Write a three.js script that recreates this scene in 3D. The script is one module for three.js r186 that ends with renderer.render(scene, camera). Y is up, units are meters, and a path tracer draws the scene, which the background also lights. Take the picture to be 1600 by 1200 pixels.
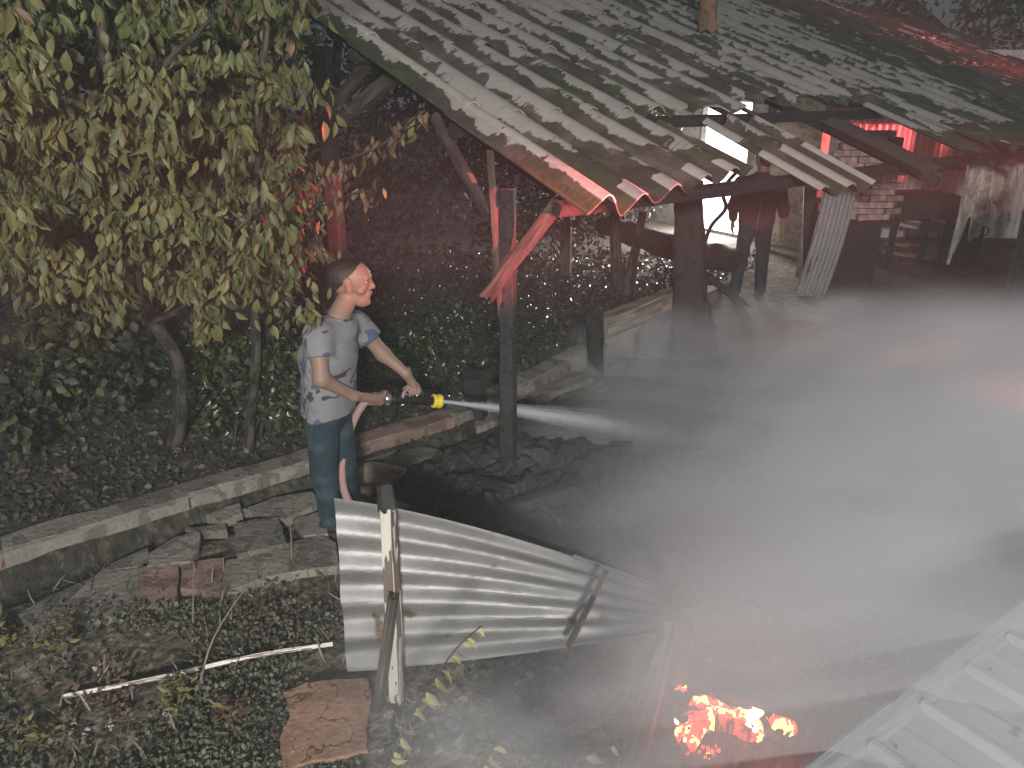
import * as THREE from 'three';
import { mergeGeometries, mergeVertices, toCreasedNormals } from 'three/addons/utils/BufferGeometryUtils.js';
import { RectAreaLightUniformsLib } from 'three/addons/lights/RectAreaLightUniformsLib.js';

// ---------------------------------------------------------------- camera, sky, lights, exposure
const scene = new THREE.Scene();
const camera = new THREE.PerspectiveCamera(53.13, 4 / 3, 0.05, 300);
const PITCH = 21.2 * Math.PI / 180, EYE = 2.5;
camera.position.set(0, EYE, 0);
camera.rotation.x = -PITCH;
const renderer = new THREE.WebGLRenderer({ antialias: true });
renderer.toneMapping = THREE.LinearToneMapping;
renderer.toneMappingExposure = 1.25;
renderer.shadowMap.enabled = true;
RectAreaLightUniformsLib.init();
{ // night sky: a low, even town glow on haze
  const W = 64, H = 32, a = new Float32Array(W * H * 4);
  for (let y = 0; y < H; y++) for (let x = 0; x < W; x++) {
    const up = Math.max(0, (y + 0.5) / H * 2 - 1), i = (y * W + x) * 4, k = 1 - 0.35 * up;
    a[i] = 0.066 * k; a[i + 1] = 0.075 * k; a[i + 2] = 0.082 * k; a[i + 3] = 1;
  }
  const t = new THREE.DataTexture(a, W, H, THREE.RGBAFormat, THREE.FloatType);
  t.mapping = THREE.EquirectangularReflectionMapping; t.magFilter = THREE.LinearFilter; t.needsUpdate = true;
  scene.background = t; scene.environment = t;
}
const moon = new THREE.DirectionalLight(0xc8d4ff, 0.05);
moon.position.set(-6, 14, 3); moon.target.position.set(0, 0, -5); moon.castShadow = true; moon.shadow.radius = 3;
Object.assign(moon.shadow.camera, { left: -15, right: 15, top: 15, bottom: -15, far: 60 });
scene.add(moon, moon.target);
scene.fog = new THREE.FogExp2(0xe4eeec, 0.009);
const SMOKE = 1.5;
const LAMP_AT = [0.3, 3.7, 4.5], LAMP_POWER = 680, LAMP_W = 0.8, LAMP_H = 0.5, BEACON_AT = [10.2, 1.8, -9.0], ADDED_BEACON_AT = [4.6, 1.8, 0.4];

// ---------------------------------------------------------------- helpers
const V = (x, y, z) => new THREE.Vector3(x, y, z);
let seed = 7;
const R = () => { seed = (seed + 0x6D2B79F5) | 0; let t = Math.imul(seed ^ seed >>> 15, 1 | seed); t = t + Math.imul(t ^ t >>> 7, 61 | t) ^ t; return ((t ^ t >>> 14) >>> 0) / 4294967296; };
const RR = (a, b) => a + (b - a) * R();
const GS = () => Math.sqrt(-2 * Math.log(1 - R())) * Math.cos(6.2832 * R());
const clamp = (x, a = 0, b = 1) => Math.min(b, Math.max(a, x));
const lerp = (a, b, t) => a + (b - a) * t;
const sst = (a, b, x) => { const t = clamp((x - a) / (b - a)); return t * t * (3 - 2 * t); };
const hash = (x, y, z) => { let h = Math.imul(x, 374761393) ^ Math.imul(y, 668265263) ^ Math.imul(z, 2147483647 ^ 0x5bd1e995); h = Math.imul(h ^ h >>> 13, 1274126177); return ((h ^ h >>> 16) >>> 0) / 4294967296; };
function n3(x, y, z, P = 0) {
  const i = Math.floor(x), j = Math.floor(y), k = Math.floor(z), f = x - i, g = y - j, h = z - k;
  const w = P ? (a) => ((a % P) + P) % P : (a) => a, u = f * f * (3 - 2 * f), v = g * g * (3 - 2 * g), t = h * h * (3 - 2 * h);
  const H = (a, b, c) => hash(w(i + a), w(j + b), k + c);
  return lerp(lerp(lerp(H(0, 0, 0), H(1, 0, 0), u), lerp(H(0, 1, 0), H(1, 1, 0), u), v), lerp(lerp(H(0, 0, 1), H(1, 0, 1), u), lerp(H(0, 1, 1), H(1, 1, 1), u), v), t);
}
const fbm = (x, y, z, o = 4, P = 0) => { let s = 0, a = 0.5, m = 0; for (let k = 0; k < o; k++) { s += a * n3(x, y, z + k * 17, P); m += a; a *= 0.5; x *= 2; y *= 2; z *= 2; P *= 2; } return s / m; };
// a photo-like ray: pixel of a 1600 x 1200 frame to a point at height h, or at depth z
const SP = Math.sin(PITCH), CP = Math.cos(PITCH);
const ray = (u, v) => { const x = (u - 800) / 1200, y = (600 - v) / 1200; return V(x, y * CP - SP, -y * SP - CP); };
const at = (u, v, h = 0) => { const r = ray(u, v), t = (h - EYE) / r.y; return V(r.x * t, h, r.z * t); };
const az = (u, v, z) => { const r = ray(u, v), t = z / r.z; return V(r.x * t, EYE + r.y * t, z); };

const used = new Map();
const numbered = (n) => { const k = used.get(n) ?? 0; used.set(n, k + 1); return k ? n + '_' + String(k).padStart(3, '0') : n; };
function tag(o, label, category, group, kind) {
  if (label) o.userData.label = label;
  if (category) o.userData.category = category;
  if (group) o.userData.group = group;
  if (kind) o.userData.kind = kind;
  return o;
}
function thing(name, label, category, p = [0, 0, 0], group) {
  const o = new THREE.Group(); o.name = numbered(name); o.position.set(...(p.isVector3 ? p.toArray() : p)); scene.add(o);
  return tag(o, label, category, group);
}
function part(name, g, m, parent, kind) { // geometry in world coordinates; a thing's group stands at its base
  const o = new THREE.Mesh(g, m); o.castShadow = o.receiveShadow = true;
  if (kind) o.userData.kind = kind;
  if (!parent) { o.name = numbered(name); scene.add(o); return o; }
  o.name = name; parent.add(o);
  if (parent.parent === scene) o.position.copy(parent.position).negate();
  return o;
}
function piece(name, g, m, parent, p, q, s = 1) { // shared geometry put at world place p
  const o = new THREE.Mesh(g, m); o.castShadow = o.receiveShadow = true; o.name = name; parent.add(o);
  let b = parent, off = V(0, 0, 0); while (b && b !== scene) { off.add(b.position); b = b.parent; }
  o.position.copy(p).sub(off); if (q) o.quaternion.copy(q); if (s.isVector3) o.scale.copy(s); else o.scale.setScalar(s);
  return o;
}
function boxUV(g, k = 1) { // uv in metres by the dominant axis of each face
  g = g.index ? g.toNonIndexed() : g;
  if (!g.attributes.normal) g.computeVertexNormals();
  const p = g.attributes.position, n = g.attributes.normal, uv = new Float32Array(p.count * 2);
  for (let i = 0; i < p.count; i += 3) {
    const a = V(0, 0, 0), s = V(0, 0, 0);
    for (let c = 0; c < 3; c++) s.add(a.fromBufferAttribute(n, i + c));
    const X = Math.abs(s.x), Y = Math.abs(s.y), Z = Math.abs(s.z);
    for (let c = 0; c < 3; c++) { a.fromBufferAttribute(p, i + c); const [u, v] = Y >= X && Y >= Z ? [a.x, a.z] : X >= Z ? [a.z, a.y] : [a.x, a.y]; uv[(i + c) * 2] = u * k; uv[(i + c) * 2 + 1] = v * k; }
  }
  g.setAttribute('uv', new THREE.BufferAttribute(uv, 2));
  return g;
}
function merge(list) {
  return mergeGeometries(list.map((g) => { g = g.index ? g.toNonIndexed() : g; const o = new THREE.BufferGeometry(); for (const k of ['position', 'normal', 'uv']) o.setAttribute(k, g.attributes[k] ?? new THREE.BufferAttribute(new Float32Array(g.attributes.position.count * 2), 2)); return o; }));
}
// a rough timber between two points: tapered, worn, with uv along its length
function timber(a, b, w, h, o = {}) {
  const L = a.distanceTo(b), n = Math.max(4, Math.round(L / (o.step ?? 0.12))), sides = o.round ? 10 : 8, pos = [], uv = [], idx = [], s = R() * 100, tap = o.taper ?? 1, rough = o.rough ?? 0.05;
  const dir = b.clone().sub(a).normalize(), ref = o.up ?? (Math.abs(dir.y) > 0.9 ? V(1, 0, 0.3) : V(0, 1, 0)), X = ref.clone().cross(dir).normalize(), Y = dir.clone().cross(X).normalize();
  const ring = [];
  if (o.round) for (let k = 0; k < sides; k++) ring.push([Math.cos(k / sides * 6.2832), Math.sin(k / sides * 6.2832)]);
  else { const c = 0.82; ring.push([1, c], [c, 1], [-c, 1], [-1, c], [-1, -c], [-c, -1], [c, -1], [1, -c]); }
  for (let i = 0; i <= n; i++) {
    const t = i / n, k = lerp(1, tap, t), bend = Math.sin(t * 3.1416) * (o.bend ?? 0), c = a.clone().lerp(b, t).addScaledVector(X, bend);
    for (let j = 0; j <= sides; j++) {
      const [x, y] = ring[j % sides], e = 1 + rough * 2 * (fbm(j % sides * 1.7 + s, t * L * 6, s, 2) - 0.5) * (o.round ? 2 : 1);
      const en = i === 0 || i === n ? (o.ragged ?? 0) * (n3(j % sides * 2.3 + s, i, 3) - 0.5) : 0;
      const q = c.clone().addScaledVector(X, x * w / 2 * k * e).addScaledVector(Y, y * h / 2 * k * e).addScaledVector(dir, en);
      pos.push(q.x, q.y, q.z); uv.push(j / sides * (w + h) * 2 + s, t * L);
    }
  }
  for (let i = 0; i < n; i++) for (let j = 0; j < sides; j++) { const p = i * (sides + 1) + j, q = p + sides + 1; idx.push(p, p + 1, q, p + 1, q + 1, q); }
  for (const [i, fl] of [[0, 0], [n, 1]]) {
    const c = fl ? b : a, ci = pos.length / 3; pos.push(c.x, c.y, c.z); uv.push(s, fl ? L : 0);
    const st = i * (sides + 1);
    for (let j = 0; j < sides; j++) fl ? idx.push(ci, st + j, st + j + 1) : idx.push(ci, st + j + 1, st + j);
  }
  const g = new THREE.BufferGeometry();
  g.setAttribute('position', new THREE.Float32BufferAttribute(pos, 3)); g.setAttribute('uv', new THREE.Float32BufferAttribute(uv, 2)); g.setIndex(idx);
  return toCreasedNormals(g, o.round ? 1.0 : 0.5);
}
// a closed sheet of some thickness over f(a, b), a and b from 0 to 1
function sheet(nu, nv, f, th, uvf, crease = 0.7) {
  const pos = [], uv = [], idx = [], P = [], e = 1e-3, N = (nu + 1) * (nv + 1);
  for (let j = 0; j <= nv; j++) for (let i = 0; i <= nu; i++) {
    const a = i / nu, b = j / nv, p = f(a, b), da = f(a + e, b).sub(f(a - e, b)), db = f(a, b + e).sub(f(a, b - e)), n = da.cross(db).normalize().multiplyScalar(th / 2);
    P.push([p.clone().add(n), p.clone().sub(n), uvf ? uvf(a, b) : [a, b]]);
  }
  for (const k of [0, 1]) for (const q of P) { pos.push(...q[k].toArray()); uv.push(...q[2]); }
  const id = (i, j) => j * (nu + 1) + i;
  for (let j = 0; j < nv; j++) for (let i = 0; i < nu; i++) {
    const a = id(i, j), b = id(i + 1, j), c = id(i + 1, j + 1), d = id(i, j + 1);
    idx.push(a, b, c, a, c, d, N + a, N + c, N + b, N + a, N + d, N + c);
  }
  const rim = (a, b) => idx.push(a, N + a, N + b, a, N + b, b);
  for (let i = 0; i < nu; i++) { rim(id(i, 0), id(i + 1, 0)); rim(id(i + 1, nv), id(i, nv)); }
  for (let j = 0; j < nv; j++) { rim(id(0, j + 1), id(0, j)); rim(id(nu, j), id(nu, j + 1)); }
  const g = new THREE.BufferGeometry();
  g.setAttribute('position', new THREE.Float32BufferAttribute(pos, 3)); g.setAttribute('uv', new THREE.Float32BufferAttribute(uv, 2)); g.setIndex(idx);
  return toCreasedNormals(g, crease);
}
function tube(pts, r, seg = 24, rad = 7) {
  const c = new THREE.CatmullRomCurve3(pts), L = c.getLength();
  const g = new THREE.TubeGeometry(c, seg, 1, rad), p = g.attributes.position, q = V(0, 0, 0), rf = typeof r === 'function' ? r : () => r;
  for (let i = 0; i <= seg; i++) { const m = c.getPointAt(i / seg), k = rf(i / seg); for (let j = 0; j <= rad; j++) { const n = i * (rad + 1) + j; q.fromBufferAttribute(p, n).sub(m).multiplyScalar(k).add(m); p.setXYZ(n, q.x, q.y, q.z); g.attributes.uv.setXY(n, j / rad * 0.3, i / seg * L); } }
  g.computeVertexNormals();
  return g;
}
// a smooth surface round field(x, y, z) < 0 (naive surface nets)
function surf(field, lo, hi, cell) {
  const nx = Math.ceil((hi.x - lo.x) / cell) + 1, ny = Math.ceil((hi.y - lo.y) / cell) + 1, nz = Math.ceil((hi.z - lo.z) / cell) + 1;
  const F = new Float32Array(nx * ny * nz), id = (i, j, k) => (k * ny + j) * nx + i, vert = new Int32Array(nx * ny * nz).fill(-1), pos = [], nor = [], idx = [];
  for (let k = 0; k < nz; k++) for (let j = 0; j < ny; j++) for (let i = 0; i < nx; i++) F[id(i, j, k)] = field(lo.x + i * cell, lo.y + j * cell, lo.z + k * cell);
  for (let k = 0; k < nz - 1; k++) for (let j = 0; j < ny - 1; j++) for (let i = 0; i < nx - 1; i++) {
    let m = 0, x = 0, y = 0, z = 0;
    const c = (n) => F[id(i + (n & 1), j + (n >> 1 & 1), k + (n >> 2))];
    for (let a = 0; a < 8; a++) for (const b of [a | 1, a | 2, a | 4]) if (b !== a) {
      const p = c(a), q = c(b);
      if (p < 0 === q < 0) continue;
      const t = p / (p - q); m++;
      x += lerp(a & 1, b & 1, t); y += lerp(a >> 1 & 1, b >> 1 & 1, t); z += lerp(a >> 2, b >> 2, t);
    }
    if (!m) continue;
    vert[id(i, j, k)] = pos.length / 3;
    const X = lo.x + (i + x / m) * cell, Y = lo.y + (j + y / m) * cell, Z = lo.z + (k + z / m) * cell, e = cell * 0.6;
    pos.push(X, Y, Z);
    const n = V(field(X + e, Y, Z) - field(X - e, Y, Z), field(X, Y + e, Z) - field(X, Y - e, Z), field(X, Y, Z + e) - field(X, Y, Z - e)).normalize();
    nor.push(n.x, n.y, n.z);
  }
  const quad = (a, b, c, d, fl) => { if (Math.min(a, b, c, d) >= 0) fl ? idx.push(a, b, c, a, c, d) : idx.push(a, c, b, a, d, c); };
  for (let k = 1; k < nz - 1; k++) for (let j = 1; j < ny - 1; j++) for (let i = 1; i < nx - 1; i++) {
    const p = F[id(i, j, k)] < 0;
    if (p !== F[id(i + 1, j, k)] < 0) quad(vert[id(i, j - 1, k - 1)], vert[id(i, j, k - 1)], vert[id(i, j, k)], vert[id(i, j - 1, k)], p);
    if (p !== F[id(i, j + 1, k)] < 0) quad(vert[id(i - 1, j, k - 1)], vert[id(i - 1, j, k)], vert[id(i, j, k)], vert[id(i, j, k - 1)], p);
    if (p !== F[id(i, j, k + 1)] < 0) quad(vert[id(i - 1, j - 1, k)], vert[id(i, j - 1, k)], vert[id(i, j, k)], vert[id(i - 1, j, k)], p);
  }
  const g = new THREE.BufferGeometry();
  g.setAttribute('position', new THREE.Float32BufferAttribute(pos, 3)); g.setAttribute('normal', new THREE.Float32BufferAttribute(nor, 3)); g.setIndex(idx);
  g.setAttribute('uv', new THREE.Float32BufferAttribute(pos.flatMap((_, i) => i % 3 ? [] : [pos[i] + pos[i + 2], pos[i + 1]]), 2));
  return g;
}
// tapered capsules: [a, b, ra, rb, {flat: axis, k, cut}]
function capsules(caps, k) {
  const C = caps.map(([a, b, ra, rb, o = {}]) => { const d = b.clone().sub(a); return { a, d, l2: Math.max(d.lengthSq(), 1e-9), ra, rb, f: o.flat, fk: o.k ?? 1, cut: o.cut, u: d.clone().normalize(), b }; });
  return (x, y, z) => {
    let m = 1e9;
    for (const c of C) {
      let px = x - c.a.x, py = y - c.a.y, pz = z - c.a.z;
      const t = clamp((px * c.d.x + py * c.d.y + pz * c.d.z) / c.l2);
      px -= c.d.x * t; py -= c.d.y * t; pz -= c.d.z * t;
      if (c.f) { const w = (px * c.f.x + py * c.f.y + pz * c.f.z) * (c.fk - 1); px += c.f.x * w; py += c.f.y * w; pz += c.f.z * w; }
      let d = Math.sqrt(px * px + py * py + pz * pz) - lerp(c.ra, c.rb, t);
      if (c.cut) d = Math.max(d, (x - c.b.x) * c.u.x + (y - c.b.y) * c.u.y + (z - c.b.z) * c.u.z);
      const h = clamp(0.5 + 0.5 * (m - d) / k);
      m = m > 1e8 ? d : lerp(m, d, h) - k * h * (1 - h);
    }
    return m;
  };
}
const bounds = (caps, pad) => { const lo = V(1e9, 1e9, 1e9), hi = V(-1e9, -1e9, -1e9); for (const [a, b, ra, rb] of caps) for (const [p, r] of [[a, ra], [b, rb]]) { lo.min(V(p.x - r - pad, p.y - r - pad, p.z - r - pad)); hi.max(V(p.x + r + pad, p.y + r + pad, p.z + r + pad)); } return [lo, hi]; };
const blob = (caps, k, cell, mod) => { const f = capsules(caps, k), [lo, hi] = bounds(caps, cell * 3 + 0.01); return surf(mod ? (x, y, z) => mod(f(x, y, z), x, y, z) : f, lo, hi, cell); };

// ---------------------------------------------------------------- procedural materials (linear colours)
const enc = (c) => Math.round(255 * clamp(c <= 0.0031308 ? c * 12.92 : 1.055 * Math.pow(c, 1 / 2.4) - 0.055));
function tex(W, H, f, srgb = true) {
  const d = new Uint8Array(W * H * 4);
  for (let y = 0; y < H; y++) for (let x = 0; x < W; x++) { const c = f(x / W, y / H), i = (y * W + x) * 4; for (let k = 0; k < 3; k++) d[i + k] = srgb ? enc(c[k]) : Math.round(255 * clamp(Array.isArray(c) ? c[k] : c)); d[i + 3] = 255; }
  const t = new THREE.DataTexture(d, W, H); t.wrapS = t.wrapT = THREE.RepeatWrapping; t.magFilter = THREE.LinearFilter; t.minFilter = THREE.LinearMipmapLinearFilter; t.generateMipmaps = true;
  if (srgb) t.colorSpace = THREE.SRGBColorSpace;
  t.needsUpdate = true; return t;
}
const rep = (t, k, k2 = k) => { const c = t.clone(); c.repeat.set(k, k2); c.needsUpdate = true; return c; };
const mix3 = (a, b, t) => [lerp(a[0], b[0], t), lerp(a[1], b[1], t), lerp(a[2], b[2], t)];
const sc3 = (a, k) => [a[0] * k, a[1] * k, a[2] * k];
const M = (o) => new THREE.MeshStandardMaterial(o), MP = (o) => new THREE.MeshPhysicalMaterial(o);
const col = (r, g, b) => new THREE.Color().setRGB(r, g, b);
const grain = tex(512, 512, (x, y) => fbm(x * 24, y * 24, 5, 5, 24), false);
const coarse = tex(256, 256, (x, y) => fbm(x * 6, y * 6, 9, 5, 6), false);
const T = {
  soil: tex(1024, 1024, (x, y) => { const a = fbm(x * 8, y * 8, 1, 5, 8), b = fbm(x * 60, y * 60, 3, 3, 60), c = b > 0.64 ? 1.9 : b < 0.36 ? 0.5 : 1; return sc3(mix3([0.085, 0.074, 0.058], [0.12, 0.112, 0.085], sst(0.35, 0.65, a)), c * (0.75 + 0.5 * n3(x * 200, y * 200, 2, 200))); }),
  concrete: tex(512, 512, (x, y) => { const a = fbm(x * 5, y * 5, 21, 5, 5), b = n3(x * 128, y * 128, 4, 128), s = fbm(x * 14, y * 14, 33, 4, 14); return sc3(mix3([0.2, 0.185, 0.16], [0.28, 0.26, 0.23], sst(0.3, 0.7, a)), (0.85 + 0.3 * b) * (s > 0.6 ? 0.62 : 1)); }),
  wood: tex(512, 512, (x, y) => { const g = fbm(x * 40, y * 3, 7, 4, 0), k = n3(x * 110, y * 4, 8), b = fbm(x * 5, y * 2, 5, 3, 0); return sc3(mix3([0.045, 0.036, 0.031], [0.115, 0.096, 0.084], sst(0.3, 0.7, g)), (0.6 + 0.6 * k) * (0.7 + 0.6 * b)); }),
  char: tex(512, 512, (x, y) => { const g = fbm(x * 30, y * 5, 7, 4, 0), c = Math.abs(fbm(x * 12, y * 9, 3, 3, 0) - 0.5); return sc3([0.030, 0.029, 0.030], (0.5 + g) * (c < 0.03 ? 0.35 : 1)); }),
  white: tex(512, 512, (x, y) => { const f = fbm(x * 18, y * 5, 12, 4, 0), g = fbm(x * 40, y * 3, 7, 3, 0); return f > 0.44 ? sc3([0.55, 0.53, 0.48], 0.75 + 0.5 * g) : sc3([0.14, 0.11, 0.09], 0.6 + 0.8 * g); }),
  bark: tex(512, 512, (x, y) => { const g = fbm(x * 26, y * 7, 4, 4, 0); return sc3(mix3([0.05, 0.04, 0.035], [0.2, 0.17, 0.14], sst(0.35, 0.7, g)), 1); }),
  zinc: tex(512, 512, (x, y) => { const a = fbm(x * 9, y * 9, 13, 4, 9), b = fbm(x * 40, y * 40, 6, 3, 40), r = fbm(x * 6, y * 6, 44, 5, 6); const c = sc3([0.5, 0.5, 0.5], 0.75 + 0.35 * a + 0.15 * b); return r > 0.72 ? mix3(c, [0.22, 0.15, 0.1], sst(0.72, 0.8, r)) : c; }),
  rust: tex(512, 512, (x, y) => { const a = fbm(x * 7, y * 7, 15, 5, 7), b = fbm(x * 50, y * 50, 16, 3, 50); const c = Math.abs(fbm(x * 6, y * 6, 17, 4, 6) - 0.5) < 0.012 ? 0.35 : 1; return sc3(mix3([0.22, 0.125, 0.085], [0.33, 0.20, 0.135], sst(0.3, 0.7, a)), (0.75 + 0.5 * b) * c); }),
  brick: tex(256, 256, (x, y) => { const a = fbm(x * 8, y * 8, 25, 4, 8), b = n3(x * 64, y * 64, 2, 64); return sc3(mix3([0.4, 0.26, 0.24], [0.56, 0.43, 0.4], sst(0.35, 0.65, a)), 0.8 + 0.4 * b); }),
  shirt: tex(512, 512, (x, y) => { const w = 0.85 + 0.15 * n3(x * 256, y * 256, 1, 256), p = fbm(x * 9, y * 9, 61, 3, 9), q = fbm(x * 11 + 3, y * 7, 65, 2, 0); let c = sc3([0.25, 0.255, 0.27], 0.8 + 0.4 * fbm(x * 4, y * 4, 71, 3, 4)); if (p > 0.62) c = [0.06, 0.055, 0.085]; else if (q > 0.66) c = [0.09, 0.11, 0.2]; return sc3(c, w); }),
  denim: tex(512, 512, (x, y) => { const w = 0.8 + 0.4 * n3(x * 200 + y * 200, y * 40, 1), a = fbm(x * 5, y * 5, 3, 4, 5); return sc3(mix3([0.017, 0.036, 0.05], [0.035, 0.07, 0.09], sst(0.45, 0.75, a)), w); }),
};
const mats = {
  soil: M({ map: rep(T.soil, 0.5), vertexColors: true, roughness: 0.95, bumpMap: rep(grain, 1.1), bumpScale: 0.02 }),
  concrete: M({ map: rep(T.concrete, 0.9), roughness: 0.92, bumpMap: rep(grain, 2), bumpScale: 0.008 }),
  concretePink: M({ map: rep(T.concrete, 0.9), color: col(1.15, 0.85, 0.82), roughness: 0.92, bumpMap: rep(grain, 2), bumpScale: 0.006 }),
  concreteDark: M({ map: rep(T.concrete, 1.3), color: col(0.75, 0.75, 0.74), roughness: 0.95, bumpMap: rep(grain, 2), bumpScale: 0.01 }),
  wood: M({ map: rep(T.wood, 1.5), roughness: 0.85, bumpMap: rep(T.wood, 1.5), bumpScale: 0.006 }),
  woodPale: M({ map: rep(T.wood, 1.2), color: col(3.6, 3.6, 3.4), roughness: 0.9, bumpMap: rep(T.wood, 1.2), bumpScale: 0.006 }),
  char: M({ map: rep(T.char, 1.2), roughness: 0.8, bumpMap: rep(T.char, 1.2), bumpScale: 0.015 }),
  white: M({ map: rep(T.white, 2, 1), roughness: 0.85, bumpMap: rep(T.white, 2, 1), bumpScale: 0.004 }),
  bark: M({ map: rep(T.bark, 1.5), color: col(0.55, 0.55, 0.55), roughness: 0.9, bumpMap: rep(T.bark, 1.5), bumpScale: 0.015 }),
  zinc: M({ map: rep(T.zinc, 1.1), color: col(0.58, 0.58, 0.58), metalness: 0.55, roughness: 0.55, bumpMap: rep(coarse, 2), bumpScale: 0.0015 }),
  paleMetal: M({ map: rep(T.zinc, 0.8), color: col(0.6, 0.63, 0.63), metalness: 0.25, roughness: 0.5, bumpMap: rep(coarse, 1.5), bumpScale: 0.004 }),
  wallMetal: M({ map: rep(T.zinc, 0.7), color: col(1.5, 1.47, 1.47), metalness: 0.05, roughness: 0.6 }),
  stripMetal: M({ map: rep(T.zinc, 0.9), color: col(0.8, 0.8, 0.82), metalness: 0.2, roughness: 0.6 }),
  darkMetal: M({ color: col(0.03, 0.032, 0.04), metalness: 0.7, roughness: 0.3 }),
  rust: M({ map: rep(T.rust, 1.2), roughness: 0.85, metalness: 0.1, bumpMap: rep(grain, 3), bumpScale: 0.004 }),
  brickA: M({ map: rep(T.brick, 3), roughness: 0.95, bumpMap: rep(grain, 6), bumpScale: 0.006 }),
  brickB: M({ map: rep(T.brick, 3), color: col(1.25, 1.2, 1.2), roughness: 0.95, bumpMap: rep(grain, 6), bumpScale: 0.006 }),
  brickC: M({ map: rep(T.brick, 3), color: col(0.75, 0.7, 0.7), roughness: 0.95, bumpMap: rep(grain, 6), bumpScale: 0.006 }),
  shirt: MP({ map: rep(T.shirt, 2.1), roughness: 0.9, sheen: 0.3, sheenColor: col(0.3, 0.3, 0.35), bumpMap: rep(coarse, 4), bumpScale: 0.01 }),
  denim: M({ map: rep(T.denim, 2), roughness: 0.9, bumpMap: rep(coarse, 4), bumpScale: 0.01 }),
  skin: MP({ color: col(0.31, 0.2, 0.155), roughness: 0.55, bumpMap: rep(grain, 6), bumpScale: 0.0015 }),
  hair: M({ color: col(0.02, 0.015, 0.012), roughness: 0.55, bumpMap: rep(T.wood, 14, 4), bumpScale: 0.006 }),
  jacket: M({ color: col(0.13, 0.05, 0.052), roughness: 0.85, bumpMap: rep(coarse, 4), bumpScale: 0.01 }),
  black: M({ color: col(0.012, 0.013, 0.015), roughness: 0.4 }),
  rubber: M({ color: col(0.02, 0.02, 0.022), roughness: 0.7 }),
};

// ---------------------------------------------------------------- ground, kerb, paving
const K0 = at(0, 848, 0.16), K1 = at(700, 645, 0.16), K2 = at(1062, 472, 0.16), KA = K0.clone().addScaledVector(K1.clone().sub(K0), -0.55);
const KD = K1.clone().sub(K0).setY(0).normalize(), KN = V(-KD.z, 0, KD.x); // KN points from the soil bed to the yard
function ditchSide(x, z) { // distance from the kerb's middle line
  const seg = (a, b) => { const d = b.clone().sub(a).setY(0), L = d.length(); d.normalize(); return (x - a.x) * -d.z + (z - a.z) * d.x; };
  return x < K1.x ? seg(K0, K1) : seg(K1, K2);
}
function groundY(x, z) {
  const q = ditchSide(x, z), far = 1 - sst(9, 12, -z);
  let y = (fbm(x * 1.3, z * 1.3, 2, 3) - 0.5) * 0.05 + (fbm(x * 7, z * 7, 4, 3) - 0.5) * 0.035;
  if (q < 0) y += 0.12 * far + 0.05 * sst(0.3, 2, -q) * far;
  else y += far * (x < -0.2 ? 0.07 * (1 - sst(0.08, 0.24, q)) - 0.06 * sst(0.1, 0.2, q) * (1 - sst(0.32, 0.46, q)) : 0.03 * (1 - sst(0.1, 0.2, q)));
  return y;
}
const charAmount = (x, z) => { // soot and burnt litter under the shed
  const e = Math.hypot((x - 1.5) / 2.1, (z + 4.6) / 2.3) + (fbm(x * 2.5, z * 2.5, 8, 4) - 0.5) * 0.9;
  return e < 0.93 ? 1 : e < 1.0 ? n3(x * 40, z * 40, 1) > 0.5 ? 1 : 0 : 0;
};
{
  const N = 260, pos = [], cl = [], uv = [], idx = [], w = (t) => 7 * t + 70 * t ** 7;
  for (let j = 0; j <= N; j++) for (let i = 0; i <= N; i++) {
    const x = w(i / N * 2 - 1) - 0.5, z = w(j / N * 2 - 1) - 5.5, c = charAmount(x, z), q = ditchSide(x, z), kerbShade = q > 0.02 && q < 0.42 && x < -0.1;
    pos.push(x, groundY(x, z), z); uv.push(x, z);
    const k = c ? 0.22 : kerbShade ? 0.42 : q < 0 ? 0.62 : 1;  // strip along the kerb is darkened to paint in the ditch shade
    cl.push(k, k * (q < 0 ? 0.98 : 1), k * (c ? 1.05 : 1));
  }
  for (let j = 0; j < N; j++) for (let i = 0; i < N; i++) { const a = j * (N + 1) + i, b = a + N + 1; idx.push(a, b, a + 1, a + 1, b, b + 1); }
  const g = new THREE.BufferGeometry();
  g.setAttribute('position', new THREE.Float32BufferAttribute(pos, 3)); g.setAttribute('color', new THREE.Float32BufferAttribute(cl, 3)); g.setAttribute('uv', new THREE.Float32BufferAttribute(uv, 2)); g.setIndex(idx); g.computeVertexNormals();
  tag(part('ground', g, mats.soil), null, null, null, 'structure');
}
{ // kerb of concrete blocks
  const t = thing('concrete_kerb', 'long low concrete kerb running up the yard behind the man with the hose', 'kerb', K0);
  const line = [[KA, K0], [K0, K1], [K1, K2], [K2, K2.clone().add(K2.clone().sub(K1).multiplyScalar(0.25))]];
  let n = 0;
  for (const [a, b] of line) {
    const L = a.distanceTo(b), m = Math.max(1, Math.round(L / 1.05)), d = b.clone().sub(a);
    for (let i = 0; i < m; i++) {
      const p = a.clone().addScaledVector(d, i / m), q = a.clone().addScaledVector(d, (i + 1) / m - 0.006 / L);
      for (const e of [p, q]) { e.y = 0.015 + RR(-0.012, 0.012); }
      part('kerb_block', timber(p, q, 0.205, 0.29, { up: V(0, 1, 0), rough: 0.09, step: 0.06, ragged: 0.02 }), [mats.concrete, mats.concretePink, mats.concrete][n++ % 3], t);
    }
  }
}
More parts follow.
